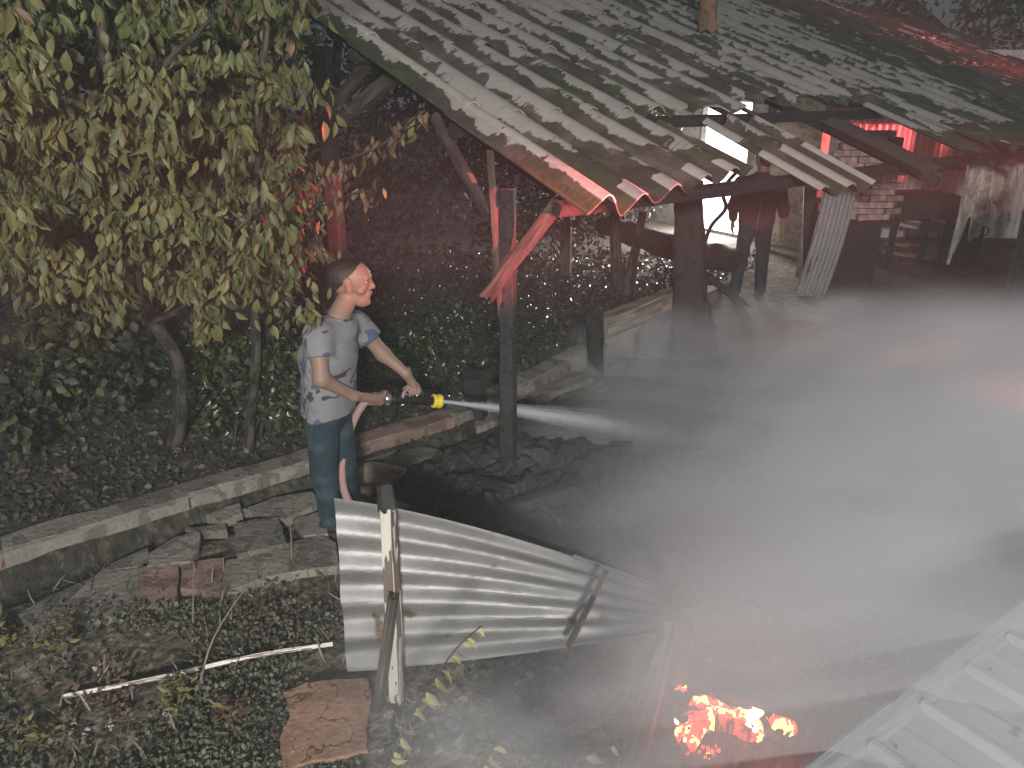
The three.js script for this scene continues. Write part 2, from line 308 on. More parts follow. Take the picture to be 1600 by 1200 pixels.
{ // broken paving slabs
  const t = new THREE.Group(); t.name = 'path'; t.userData.kind = 'structure'; scene.add(t);
  const slabs = [
    [1, 0.05, 219, 887, 278, 883, 277, 941, 247, 944, 219, 951], [1, 0.045, 283, 881, 316, 876, 349, 873, 343, 928, 316, 923, 283, 920], [0, 0.045, 353, 877, 391, 869, 409, 903, 378, 917, 346, 928],
    [0, 0.05, 393, 868, 440, 850, 500, 838, 525, 850, 528, 886, 470, 892, 410, 903], [2, 0.075, 366, 820, 400, 812, 434, 808, 448, 850, 410, 858, 372, 867], [0, 0.06, 233, 866, 272, 841, 312, 831, 310, 858, 297, 877, 231, 884],
    [0, 0.04, 153, 897, 217, 888, 217, 953, 169, 970, 100, 945], [0, 0.035, 175, 881, 231, 857, 232, 868, 217, 886, 156, 894], [0, 0.06, 323, 806, 350, 793, 375, 787, 378, 803, 344, 816], [0, 0.055, 380, 796, 430, 778, 487, 769, 500, 787, 444, 812, 416, 806],
    [0, 0.05, 459, 812, 510, 797, 512, 834, 475, 838], [2, 0.05, 290, 826, 352, 819, 354, 829, 296, 831], [0, 0.05, 552, 703, 600, 684, 640, 668, 655, 689, 600, 711, 560, 724], [0, 0.06, 642, 667, 700, 650, 722, 645, 731, 660, 657, 688],
    [2, 0.05, 600, 717, 655, 698, 692, 704, 645, 724, 610, 730], [0, 0.05, 735, 652, 790, 632, 800, 650, 745, 668], [0, 0.05, 820, 612, 862, 590, 900, 579, 926, 590, 870, 612, 838, 626], [2, 0.04, 30, 960, 95, 925, 150, 900, 152, 930, 96, 950, 60, 985],
    [0, 0.05, 560, 790, 600, 775, 640, 790, 590, 812], [0, 0.05, 500, 770, 560, 745, 575, 768, 512, 792],
  ];
  for (const [kind, th, ...p] of slabs) {
    const ps = []; for (let i = 0; i < p.length; i += 2) { const q = at(p[i], p[i + 1], th); ps.push(new THREE.Vector2(q.x, -q.z)); }
    const fine = []; ps.forEach((a, i) => { const b = ps[(i + 1) % ps.length], L = a.distanceTo(b), m = Math.max(1, Math.round(L / 0.07)); for (let k = 0; k < m; k++) { const q = a.clone().lerp(b, k / m); if (k) q.add(new THREE.Vector2(RR(-1, 1), RR(-1, 1)).multiplyScalar(0.006)); fine.push(q); } });
    const g = new THREE.ExtrudeGeometry(new THREE.Shape(fine), { depth: 0.05, bevelEnabled: true, bevelSize: 0.004, bevelThickness: 0.005, bevelSegments: 1, steps: 1 });
    g.rotateX(-Math.PI / 2); g.computeBoundingBox(); const c = g.boundingBox.getCenter(V(0, 0, 0));
    g.translate(-c.x, -0.05, -c.z); g.rotateX(RR(-0.012, 0.012)); g.rotateZ(RR(-0.015, 0.015)); g.translate(c.x, th, c.z);
    part('slab', boxUV(g), [mats.concrete, mats.concretePink, mats.concreteDark][kind], t);
  }
}

// ---------------------------------------------------------------- the shed
const AZ = 52 * Math.PI / 180, TH = 20 * Math.PI / 180, RC = V(0.385, 1.860, -3.889);
const RE = V(Math.sin(AZ), 0, -Math.cos(AZ)), RU = V(-Math.cos(AZ) * Math.cos(TH), Math.sin(TH), -Math.sin(AZ) * Math.cos(TH)), RN = RE.clone().cross(RU).normalize();
if (RN.y < 0) RN.negate();
const RP = (s, d, h = 0) => RC.clone().addScaledVector(RE, s).addScaledVector(RU, d).addScaledVector(RN, h);
const PW = 0.33, S_MAX = 13.2, D_MAX = 5.8;
const wave = (s) => -Math.cos(s / PW * 6.28318);
{
  const roofMap = tex(2048, 1536, (x, y) => {
    const s = x * S_MAX, d = y * D_MAX, c = wave(s);
    const a = fbm(s * 3.2, d * 2.2, 51, 5), fine = fbm(s * 16, d * 11, 55, 3), b = fbm(s * 1.1, d * 0.8, 59, 3);
    const g = fbm(s * 9, d * 5, 71, 4), moss = fbm(s * 2.3, d * 2, 75, 4);
    let base = mix3([0.052, 0.041, 0.034], [0.10, 0.081, 0.069], sst(0.3, 0.7, g));
    base = mix3(base, [0.05, 0.055, 0.03], sst(0.48, 0.62, moss + 0.12 * sst(1.6, 0.2, d)));
    base = sc3(base, 0.8 + 0.4 * n3(s * 60, d * 60, 3) + 0.5 * sst(0.62, 0.75, n3(s * 22, d * 7, 8)));
    let amt = -0.02 + 0.15 * sst(0.5, 1.6, d) * (1 - 0.5 * sst(2.5, 5, s)) + 0.05 * sst(2.4, 3.2, d) - 0.25 * sst(6.5, 8.5, s) - 0.18 * (1 - sst(0.25, 0.8, d));
    const along = Math.abs(n3(s * 1.2, d * 26, 13) - 0.5) < 0.05 ? 0.06 : 0;
    const v = a * 0.72 + fine * 0.34 + b * 0.22 + 0.19 * c + amt - 0.03 - along;
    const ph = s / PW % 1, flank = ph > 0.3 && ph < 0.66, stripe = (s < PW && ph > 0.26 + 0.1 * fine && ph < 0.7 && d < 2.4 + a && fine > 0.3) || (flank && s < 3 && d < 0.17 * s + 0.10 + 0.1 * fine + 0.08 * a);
    if (stripe) return sc3([0.52, 0.46, 0.43], 0.8 + 0.35 * g);  // pale ridge paint, spread to the eave ends and lightened to show red light
    if (v > 0.735) return sc3([0.41, 0.375, 0.35], 0.85 + 0.3 * g);
    if (v > 0.72) return sc3([0.2, 0.18, 0.165], 1);
    return base;
  });
  roofMap.wrapS = roofMap.wrapT = THREE.ClampToEdgeWrapping;
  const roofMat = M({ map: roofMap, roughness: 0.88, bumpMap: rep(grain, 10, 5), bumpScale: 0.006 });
  const burnt = M({ map: rep(T.char, 1), color: col(1.8, 1.6, 1.5), roughness: 0.9, bumpMap: rep(grain, 3), bumpScale: 0.01 });
  const shed = thing('open_shed', 'partly burnt open shed with a patchy corrugated roof on timber posts', 'shed', at(800, 760, 0));
  const roofSheet = (s0, s1, d0, d1, o = {}) => {
    const n = Math.max(8, Math.round((s1 - s0) / PW * 12)), ph = R() * 50, e0 = typeof d0 === 'function' ? d0 : () => d0, e1 = typeof d1 === 'function' ? d1 : () => d1, tl = RR(-0.01, 0.01);
    const f = (a, b) => {
      const s = lerp(s0, s1, a), j0 = (o.jag ?? 0.012) * (fbm(s * 9 + ph, 1, 2, 3) - 0.5) * 2, j1 = (o.jagTop ?? 0.01) * (fbm(s * 9 + ph, 5, 2, 3) - 0.5) * 2, d = lerp(e0(s) + j0, e1(s) + j1, b);
      const first = s < PW ? 1.3 : 1;
      return RP(s, d, 0.043 * first * wave(s) + 0.15 * (s < PW ? 0.5 : 0) * (1 - s / PW) + lerp(o.lift ?? 0.018, 0, b) + tl * (a - 0.5) + (o.sag ?? 0) * (1 - b) + 0.006 * (fbm(s * 1.4, d * 1.4, 3, 2) - 0.5));
    };
    const g = sheet(n, 18, f, 0.009, (a, b) => { const s = lerp(s0, s1, a); return [s / S_MAX, lerp(e0(s), e1(s), b) / D_MAX]; }, 0.9);
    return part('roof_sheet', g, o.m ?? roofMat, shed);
  };
  // eave course, with the burnt-out gaps
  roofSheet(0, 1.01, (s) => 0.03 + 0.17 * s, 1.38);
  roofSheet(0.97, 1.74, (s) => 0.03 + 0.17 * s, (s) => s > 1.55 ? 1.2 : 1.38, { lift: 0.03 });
  roofSheet(2.08, 2.78, 0.0, 1.12, { jagTop: 0.06, lift: 0.01, sag: -0.03 });
  roofSheet(3.5, 3.9, 0.02, 1.08, { jag: 0.05, jagTop: 0.05, m: burnt, sag: -0.02 });
  roofSheet(4.72, 5.12, 0.24, 1.38, { jag: 0.16, sag: -0.02 });
  roofSheet(5.08, 6.1, 0.22, 1.38, { jag: 0.2, lift: 0.04 });
  for (let s = 6.05; s < 12.8; s += 0.99) roofSheet(s, s + 1.03, 0.05, 1.38, { jag: 0.08 });
  for (const [a, b] of [[1.31, 2.68], [2.6, 3.86], [3.78, 5.75]])
    for (let s = 0, i = 0; s < 12.8; s += 0.99, i++) roofSheet(s, s + 1.03, a < 1.5 && s > 2.9 && s < 4.2 ? 1.5 : a, b, a < 1.5 && s > 1.5 && s < 4.7 ? { jag: 0.16, lift: 0.02 } : { lift: 0.016 + 0.006 * (i % 2) });
  const wd = mats.wood, ch = mats.char;
  const bar = (n, a, b, w, h, m, o) => part(n, timber(a, b, w, h, o), m, shed);
  for (const [d, m] of [[0.3, ch], [1.36, ch], [2.7, wd], [4.0, wd], [5.6, wd]]) bar('purlin', RP(0.06, d, -0.085), RP(12.6, d, -0.085), 0.06, 0.075, m, { up: RN, rough: 0.12, step: 0.3 });
  for (const s of [0.34, 4.1, 6.4, 8.6, 11]) bar('rafter', RP(s, s < 3 ? 0.5 : 0.1, -0.15), RP(s, 5.6, -0.15), 0.05, 0.08, ch, { up: RN, rough: 0.1, step: 0.3 });
  // posts
  const foot = (p, y = -0.05) => V(p.x, y, p.z), p1 = RP(0.12, 0.80, -0.2), p2 = RP(0.1, 3.25, -0.2);
  bar('post', foot(p1), p1, 0.1, 0.1, ch, { taper: 0.85, rough: 0.12 });
  bar('post', foot(p2), p2, 0.13, 0.12, ch, { taper: 0.95, rough: 0.08 });
  bar('post', at(1262, 446, -0.05), az(1267, 262, -10.05), 0.17, 0.16, ch, { rough: 0.12 });
  for (const s of [8.4, 11]) bar('post', foot(RP(s, 0.5)), RP(s, 0.5, -0.2), 0.13, 0.13, ch);
  for (const s of [4.1, 8.4]) bar('post', foot(RP(s, 5)), RP(s, 5, -0.2), 0.13, 0.13, wd);
  bar('brace', az(764, 338, p1.z - 0.06), RP(0.1, 1.62, -0.1), 0.035, 0.075, wd, { rough: 0.15 });
  bar('brace', az(763, 462, p1.z + 0.09), az(872, 316, p1.z + 0.28), 0.06, 0.075, wd, { rough: 0.2, ragged: 0.1 });
  bar('splinter', az(767, 250, p1.z + 0.07), az(781, 478, p1.z + 0.09), 0.022, 0.045, wd, { rough: 0.3, ragged: 0.25, taper: 0.6 });
  bar('splinter', az(775, 300, p1.z + 0.075), az(772, 452, p1.z + 0.075), 0.018, 0.03, wd, { rough: 0.3, ragged: 0.2 });
  bar('brace', az(528, 158, p2.z + 0.02), az(576, 96, p2.z + 0.3), 0.05, 0.09, wd, { rough: 0.15 });
  bar('brace', az(530, 190, p2.z + 0.02), az(622, 112, p2.z + 0.6), 0.05, 0.1, wd, { rough: 0.15 });
  const stack = part('pipe_stub', timber(az(1106, 48, -9.2), az(1109, -30, -9.2), 0.2, 0.2, { round: true, rough: 0.15, ragged: 0.1 }), mats.rust, shed);
  stack.userData.label = 'rusty red pipe stub sticking out of the roof';
}
{ // thick old post in the middle of the yard
  const b = at(1079, 552, -0.05), t = thing('timber_post', 'thick blackened post standing where the smoke begins, before the bright doorway', 'post', b);
  part('shaft', timber(b, az(1077, 286, b.z - 0.02), 0.36, 0.34, { taper: 0.72, rough: 0.14, step: 0.1 }), mats.char, t);
  part('root_flare', timber(b, b.clone().add(V(0.03, 0.55, 0)), 0.56, 0.5, { round: true, taper: 0.6, rough: 0.25 }), mats.char, t);
}
const beam = (name, label, cat, a, b, w, h, m, o, group) => tag(part(name, timber(a, b, w, h, o), m), label, cat, group);
beam('stump_post', 'short square dark post in the water jet behind the kerb', 'post', at(747, 668, -0.05), az(741, 585, at(747, 668).z), 0.145, 0.14, mats.char, { rough: 0.1, ragged: 0.05 });
beam('stump_post', 'tilted dark stump at the end of the pale beam beside bright mist', 'post', at(934, 592, -0.05), az(929, 492, at(934, 592).z), 0.155, 0.14, mats.char, { rough: 0.12, ragged: 0.08 });
beam('fallen_beam', 'pale split beam lying from the dark stump to the thick post', 'beam', az(940, 512, -6.75), az(1062, 462, -7.6), 0.16, 0.2, mats.woodPale, { rough: 0.12 });
{
  const b = at(968, 474, 0), t = thing('forked_trunk', 'dark forked trunk standing on wet leaf litter left of the thick post', 'trunk', b);
  part('stem', timber(b, az(960, 322, b.z), 0.17, 0.17, { round: true, taper: 0.7, rough: 0.2, bend: 0.05 }), mats.bark, t);
  part('stem', timber(b.clone().add(V(0.04, 0, 0.05)), az(1004, 330, b.z + 0.1), 0.15, 0.15, { round: true, taper: 0.6, rough: 0.2, bend: -0.08 }), mats.bark, t);
}
beam('thin_stake', 'thin straight stake right of the forked trunk', 'stake', at(990, 482, 0), az(994, 388, at(990, 482).z), 0.05, 0.05, mats.char, { round: true });
beam('thin_stake', 'thin dark stake under the pale split beam', 'stake', at(1001, 548, 0), az(1006, 500, at(1001, 548).z), 0.06, 0.06, mats.char, { round: true });
beam('dark_log', 'dark log lying across the litter left of the thick post', 'log', az(945, 352, -9.9), az(1062, 392, -8.6), 0.3, 0.26, mats.char, { round: true, rough: 0.2 });
beam('dark_log', 'dark log between the thick post and the man in the doorway', 'log', az(1090, 398, -8.8), az(1142, 404, -9.3), 0.34, 0.3, mats.char, { round: true, rough: 0.2 });
beam('leaning_plank', 'charred plank leaning down to the right at the far man\'s feet', 'plank', at(1098, 426, 0.45), at(1160, 474, 0.06), 0.34, 0.08, mats.char, { rough: 0.2, ragged: 0.2 });
beam('white_pole', 'thin white pole in the dark behind the roof corner', 'pole', at(895, 392, 0), az(892, 318, at(895, 392).z), 0.1, 0.1, mats.white, { round: true });
beam('curved_stick', 'thin bent stick on the leaf litter', 'stick', at(885, 440, 0.05), at(952, 482, 0.06), 0.05, 0.04, mats.bark, { round: true, bend: -0.12 });

// ---------------------------------------------------------------- the house with the lit doorway, and what stands at the back
{
  const L = at(1028, 346, 0), Rr = at(1256, 391, 0), d = Rr.clone().sub(L).normalize(), back = V(d.z, 0, -d.x); if (back.z > 0) back.negate();
  const t = thing('white_house', 'pale house wall at the back with a glaring lit doorway', 'house', L), W = L.distanceTo(Rr);
  const onWall = (u) => { const r = ray(u, 360), det = r.x * -d.z + r.z * d.x, o = L; return (o.x * -r.z + o.z * r.x) / (d.x * r.z - d.z * r.x); };
  const s0 = onWall(1084), s1 = onWall(1156), q = new THREE.Quaternion().setFromRotationMatrix(new THREE.Matrix4().makeBasis(d, V(0, 1, 0), d.clone().cross(V(0, 1, 0))));
  const plaster = M({ map: rep(T.concrete, 0.6), color: col(2.3, 2.4, 2.2), roughness: 0.9, bumpMap: rep(grain, 2), bumpScale: 0.004 });
  const wallBox = (n, a, b, y0, y1, th, off, m) => piece(n, boxUV(new THREE.BoxGeometry(b - a, y1 - y0, th)), m, t, L.clone().addScaledVector(d, (a + b) / 2).addScaledVector(back, off).setY((y0 + y1) / 2), q);
  wallBox('wall', -0.1, s0, -0.1, 2.7, 0.2, 0.1, plaster); wallBox('wall', s1, W + 0.05, -0.1, 2.7, 0.2, 0.1, plaster); wallBox('lintel', s0, s1, 2.25, 2.7, 0.196, 0.1, plaster);
  wallBox('door_frame', s0 - 0.05, s0, 0, 2.25, 0.23, 0.1, mats.woodPale); wallBox('door_frame', s1, s1 + 0.05, 0, 2.25, 0.23, 0.1, mats.woodPale);
  wallBox('roof', -0.4, W + 0.4, 2.7, 2.82, 1.2, 0.4, mats.wallMetal);
  const glow = M({ color: col(0.8, 0.8, 0.8), emissive: col(1, 0.98, 0.97), emissiveIntensity: 2.6 });
  wallBox('lit_doorway', s0 + 0.002, s1 - 0.002, 0.02, 2.248, 0.03, 0.12, glow);
  const a = new THREE.RectAreaLight(0xfff8f2, 42, s1 - s0 - 0.05, 2.1); a.name = 'doorway_light';
  a.position.copy(L).addScaledVector(d, (s0 + s1) / 2).addScaledVector(back, -0.03).setY(1.12); scene.add(a); a.lookAt(a.position.clone().sub(back));
}
{ // brick oven on a dark base
  const b = at(1330, 455, 0), t = thing('brick_oven', 'pinkish rough brick block on a dark sooty base under the burnt roof', 'oven', b);
  const x0 = az(1296, 345, b.z).x, x1 = az(1402, 345, b.z).x, y0 = az(1350, 345, b.z).y, y1 = az(1350, 208, b.z).y;
  part('base', boxUV(new THREE.BoxGeometry(0.72, y0, 0.8).translate((az(1290, 400, b.z).x + az(1366, 400, b.z).x) / 2, y0 / 2, b.z - 0.42)), mats.char, t);
  part('base_slab', boxUV(new THREE.BoxGeometry(x1 - x0 + 0.06, 0.06, 1).translate((x0 + x1) / 2, y0 - 0.03, b.z - 0.48)), mats.char, t);
  const bm = [mats.brickA, mats.brickB, mats.brickC], H = 0.078, bw = 0.215;
  const bg = [0, 1, 2].map(() => { const g = new THREE.BoxGeometry(bw - 0.014, H - 0.012, 0.1, 3, 2, 2), p = g.attributes.position; for (let i = 0; i < p.count; i++) { const k = 0.5 + 0.5 * fbm(p.getX(i) * 20, p.getY(i) * 20 + R() * 0.01, p.getZ(i) * 20, 2); p.setXYZ(i, p.getX(i) * (0.96 + 0.05 * k), p.getY(i) * (0.92 + 0.1 * k), p.getZ(i) * (0.9 + 0.15 * k)); } g.computeVertexNormals(); return boxUV(g); });
  const q = new THREE.Quaternion(), e = new THREE.Euler();
  for (let r = 0; r * H < y1 - y0; r++) for (let c = 0, n = Math.floor((x1 - x0) / bw); c <= n; c++) {
    const x = x0 + (c + (r % 2 ? 0.5 : 0)) * bw + 0.03; if (x > x1 || (r * H > 0.8 && c > n - 1)) continue;
    q.setFromEuler(e.set(RR(-0.06, 0.06), RR(-0.14, 0.14), RR(-0.05, 0.05)));
    piece('brick', bg[(r + c) % 3], bm[Math.floor(R() * 3)], t, V(x + RR(-0.012, 0.012), y0 + (r + 0.5) * H, b.z - 0.03 - RR(0, 0.05)), q);
  }
  part('core', boxUV(new THREE.BoxGeometry(x1 - x0 - 0.06, y1 - y0 - 0.08, 0.3).translate((x0 + x1) / 2, (y0 + y1) / 2 - 0.02, b.z - 0.28)), mats.char, t);
}
{ // corrugated wall behind
  const b = at(1420, 372, 0), t = thing('corrugated_wall', 'grey corrugated metal wall behind the table, lit red along its top', 'wall', b);
  for (let i = 0; i < 8; i++) {
    const a0 = -1.75 + i * 0.66;
    part('wall_panel', sheet(40, 3, (a, v) => V(b.x + a0 + a * 0.68, v * 3.05 + RR(0, 0), b.z - 0.25 * i * 0 + 0.028 * Math.cos(a * 0.68 / 0.114 * 6.2832) + (i % 2) * 0.012), 0.004, (a, v) => [a0 + a * 0.68, v * 3], 0.9), mats.wallMetal, t);
  }
  for (const y of [1.2, 2.2]) part('rail', timber(V(b.x - 1.8, y, b.z + 0.075), V(b.x + 3.6, y, b.z + 0.075), 0.08, 0.06, { step: 0.4 }), mats.char, t);
}
{ // white ribbed strip beside the dark post
  const b = at(1266, 462, 0), t = thing('metal_strip', 'narrow upright strip of ribbed pale metal beside the far man', 'metal sheet', b), x0 = az(1266, 360, b.z).x, w = az(1318, 360, b.z).x - x0;
  part('ribbed_sheet', sheet(44, 12, (a, v) => V(x0 + a * w - 0.1 + v * 0.19, 0.02 + v * (1.36 + 0.06 * n3(a * 9, 2, 1)), b.z + 0.03 * Math.cos(a * w / 0.11 * 6.2832) + 0.08 * Math.sin(v * 3)), 0.004, (a, v) => [a, v], 0.9), mats.stripMetal, t);
}
{ // ragged hanging sheet at the right
  const z = -9.6, c = az(1535, 300, z), t = thing('hanging_sheet', 'ragged pale sheet hanging in folds at the right under the torn roof edge', 'sheet', at(1540, 450, 0));
  const x0 = az(1502, 300, z).x, x1 = az(1592, 300, z).x, yt = az(1540, 248, z).y;
  part('cloth', sheet(60, 16, (a, v) => { const low = az(1540, lerp(352, 330, a) + 46 * (fbm(a * 11, 1, 3, 3) - 0.5) * 2 - 60 * sst(0.75, 1, a) + 40 * sst(0.5, 0.0, a), z).y; return V(lerp(x0, x1, a) + 0.05 * (v - 1) * Math.sin(a * 9), lerp(low, yt + 0.1 * (n3(a * 7, 3, 3) - 0.5), v), z + 0.05 * Math.sin(a * 31 + 2 * v) + 0.03 * Math.sin(a * 67)); }, 0.004, (a, v) => [a, v], 1.2), M({ map: rep(T.concrete, 1), color: col(2.5, 2.5, 2.6), roughness: 0.9 }), t);
}
{ // dark table with a drum beside it
  const z = -11, t = thing('dark_table', 'low dark wooden table in front of the corrugated wall', 'table', at(1450, 395, 0)), c = (u, v) => az(u, v, z);
  const x0 = c(1398, 300).x, x1 = c(1502, 300).x, y = c(1450, 306).y;
  for (let i = 0; i < 4; i++) part('board', timber(V(x0, y - 0.02, z - i * 0.2), V(x1, y - 0.02, z - i * 0.2), 0.19, 0.05, { rough: 0.08 }), mats.char, t);
  part('apron', boxUV(new THREE.BoxGeometry(x1 - x0 - 0.04, 0.26, 0.04).translate((x0 + x1) / 2, y - 0.18, z + 0.06)), mats.char, t);
  for (const x of [x0 + 0.08, x1 - 0.08]) for (const dz of [0, -0.6]) part('leg', timber(V(x, 0, z + dz), V(x, y - 0.05, z + dz), 0.09, 0.09), mats.char, t);
  beam('white_plank', 'white plank lying level behind the table legs', 'plank', az(1396, 345, -11.9), az(1486, 358, -11.9), 0.05, 0.13, mats.white);
  beam('grey_plank', 'grey plank on the ground in front of the dark table', 'plank', at(1372, 392, 0.04), at(1480, 408, 0.04), 0.14, 0.04, mats.woodPale);
  beam('grey_plank', 'short grey plank on the ground farthest from the smoke', 'plank', at(1382, 380, 0.04), at(1452, 386, 0.04), 0.2, 0.04, mats.woodPale);
  const p = at(1504, 411, 0), dr = thing('metal_canister', 'dark shiny metal canister standing by the ragged sheet', 'canister', p), h = az(1504, 340, p.z).y, r = 0.2;
  const prof = [[0, 0], [r, 0], [r * 1.03, 0.02], [r, 0.04], [r, h * 0.48], [r * 1.04, h * 0.5], [r, h * 0.52], [r, h * 0.8], [r * 0.9, h * 0.86], [r * 0.66, h * 0.9], [r * 0.66, h * 0.97], [r * 0.9, h], [0, h]];
  part('body', new THREE.LatheGeometry(prof.map((q) => new THREE.Vector2(...q)), 28).translate(p.x, 0, p.z), mats.darkMetal, dr);
  for (const s of [-1, 1]) part('handle', tube([V(p.x + s * r, h * 0.8, p.z), V(p.x + s * (r + 0.07), h * 0.78, p.z), V(p.x + s * (r + 0.07), h * 0.62, p.z), V(p.x + s * r, h * 0.6, p.z)], 0.012, 10, 5), mats.darkMetal, dr);
}
{ // dark plank wall in the haze at the right edge
  const b = at(1560, 560, 0), t = thing('plank_wall', 'dark plank wall fading into the smoke at the right edge', 'wall', b);
  for (let i = 0; i < 9; i++) part('plank', timber(V(b.x - 0.05 + i * 0.15, -0.05, b.z - i * 0.13), V(b.x - 0.05 + i * 0.15 + RR(-0.02, 0.02), 1.55 + RR(-0.15, 0.1), b.z - i * 0.13), 0.145, 0.03, { rough: 0.08, ragged: 0.1, up: V(0.66, 0, 0.75) }), mats.char, t);
}
tag(part('loop_of_cable', tube([az(1152, 268, -8.9), az(1137, 285, -8.9), az(1130, 305, -8.9), az(1134, 325, -8.9), az(1112, 352, -8.9), az(1102, 378, -8.9), az(1100, 396, -8.8)], 0.022, 40, 6), mats.black), 'thin black cable looping down from the roof before the lit doorway', 'cable');

// ---------------------------------------------------------------- corrugated sheet fence in front, its posts, planks and the fire
{
  const t = thing('galvanized_sheet', 'twisted shiny corrugated metal sheet standing in front of the man', 'metal sheet', at(540, 1045, 0));
  const tl = az(522, 775, -2.88), bl = az(541, 1046, -2.80), tr = az(1062, 934, -3.16), br = az(1026, 992, -2.60);
  const tm = az(770, 832, -3.0), bm = az(800, 1022, -2.72);
  const curve = (a, b, c, x) => { const m = b.clone().sub(a.clone().lerp(c, 0.5)); return a.clone().lerp(c, x).addScaledVector(m, 4 * x * (1 - x)); };
  const NS = Math.sign(bl.clone().sub(tl).cross(tr.clone().sub(tl)).z);
  const f = (a, b) => {
    const p = curve(bl, bm, br, a).lerp(curve(tl, tm, tr, a), b), q = curve(bl, bm, br, a).sub(curve(tl, tm, tr, a)).normalize(), along = tr.clone().sub(tl).normalize(), n = q.clone().cross(along).multiplyScalar(NS).normalize();
    const dent = 0.008 * (fbm(a * 6, b * 5, 3, 3) - 0.5);
    return p.addScaledVector(n, 0.02 * (1 - 0.45 * a) * Math.cos(b * 5 * 6.2832) + dent).addScaledVector(along, 0.01 * (n3(b * 9, a > 0.5 ? 7 : 3, 1) - 0.5));
  };
  part('corrugated_sheet', sheet(70, 120, f, 0.002, (a, b) => [a * 1.5, b * 0.85], 0.9), mats.zinc, t);
  part('rolled_edge', tube([0.72, 0.8, 0.88, 0.96, 1].map((a) => f(a, 1).add(V(0, 0.004, 0))), 0.009, 20, 8), mats.zinc, t);
}
{
  const b = at(622, 1102, -0.03), t = thing('whitewashed_post', 'flaking whitewashed post in front of the shiny corrugated sheet', 'post', b);
  part('shaft', timber(b, az(606, 792, -2.78), 0.064, 0.055, { rough: 0.14, taper: 0.95 }), mats.white, t);
  const st = part('charred_top', timber(az(606, 795, -2.78), az(601, 757, -2.80), 0.075, 0.07, { round: true, rough: 0.3, ragged: 0.03, taper: 0.85 }), mats.char, t);
}
beam('rusty_stake', 'brown rotten stake leaning on the whitewashed post', 'stake', at(590, 1110, -0.02), az(614, 936, -2.60), 0.058, 0.045, mats.wood, { rough: 0.25, ragged: 0.04, taper: 0.7 });
beam('thin_brace', 'thin brown stake crossing the far end of the corrugated sheet', 'stake', az(888, 1010, -2.56), az(948, 892, -2.86), 0.024, 0.02, mats.wood, { rough: 0.15 });
beam('leaning_board', 'long pale board leaning at the right end of the corrugated sheet', 'board', az(982, 1215, -2.2), az(1050, 972, -2.68), 0.115, 0.03, mats.woodPale, { rough: 0.12, taper: 0.55, up: V(0.1, 0.5, 0.8).cross(V(1, 0, 0)).normalize() });
beam('short_post', 'short grey post at the end of the corrugated sheet', 'post', at(1062, 1062, -0.04), az(1052, 912, -2.68), 0.05, 0.05, mats.wood, { rough: 0.15 });
{ // old basin behind the sheet
  const c = at(585, 752, 0.07), t = thing('broken_basin', 'broken pale basin lying by the man behind the metal sheet', 'basin', c);
  part('bowl', sheet(40, 8, (a, b) => { const th = a * 6.2832, r = 0.07 + 0.08 * b + (b > 0.9 ? 0.012 : 0), w = 0.012 * Math.sin(th * 3 + 1); return V(c.x + (r + w * b) * Math.cos(th) * 1.25, c.y - 0.06 + 0.11 * b * b + w * b + 0.03 * Math.cos(th), c.z + (r + w * b) * Math.sin(th)); }, 0.006, null, 0.8), M({ map: rep(T.concrete, 2), color: col(1.5, 1.25, 1.15), roughness: 0.6 }), t);
}
{ // rusty plate on the ground
  const P = [[446, 1082], [478, 1068], [520, 1064], [573, 1062], [580, 1092], [572, 1140], [572, 1172], [520, 1186], [470, 1192], [440, 1212], [438, 1150], [455, 1120]].map(([u, v]) => at(u, v, 0.07)), c = at(510, 1125, 0);
  const ps = P.map((p) => new THREE.Vector2(p.x - c.x, -(p.z - c.z))), fine = []; ps.forEach((a, i) => { const b = ps[(i + 1) % ps.length]; for (let k = 0; k < 5; k++) fine.push(a.clone().lerp(b, k / 5).add(new THREE.Vector2(RR(-1, 1), RR(-1, 1)).multiplyScalar(0.005))); });
  const g = boxUV(new THREE.ExtrudeGeometry(new THREE.Shape(fine), { depth: 0.012, bevelEnabled: true, bevelSize: 0.003, bevelThickness: 0.003, bevelSegments: 1 }).rotateX(-Math.PI / 2).translate(c.x, 0.06, c.z));
  tag(part('rusty_plate', g, mats.rust), 'flat rust-orange plate lying in the weeds by the post', 'metal plate');
}
{ // white bar lying in the weeds
  const a = at(98, 1088, 0.05), b = at(520, 1006, 0.07), t = thing('white_bar', 'thin white metal bar lying in the weeds at lower left', 'metal bar', a);
  part('bar', tube([a, a.clone().lerp(b, 0.35).add(V(0, 0.008, 0.01)), a.clone().lerp(b, 0.7).add(V(0, 0.012, -0.008)), b], 0.011, 30, 7), M({ map: rep(T.white, 4, 2), color: col(1.4, 1.4, 1.4), roughness: 0.5 }), t);
}
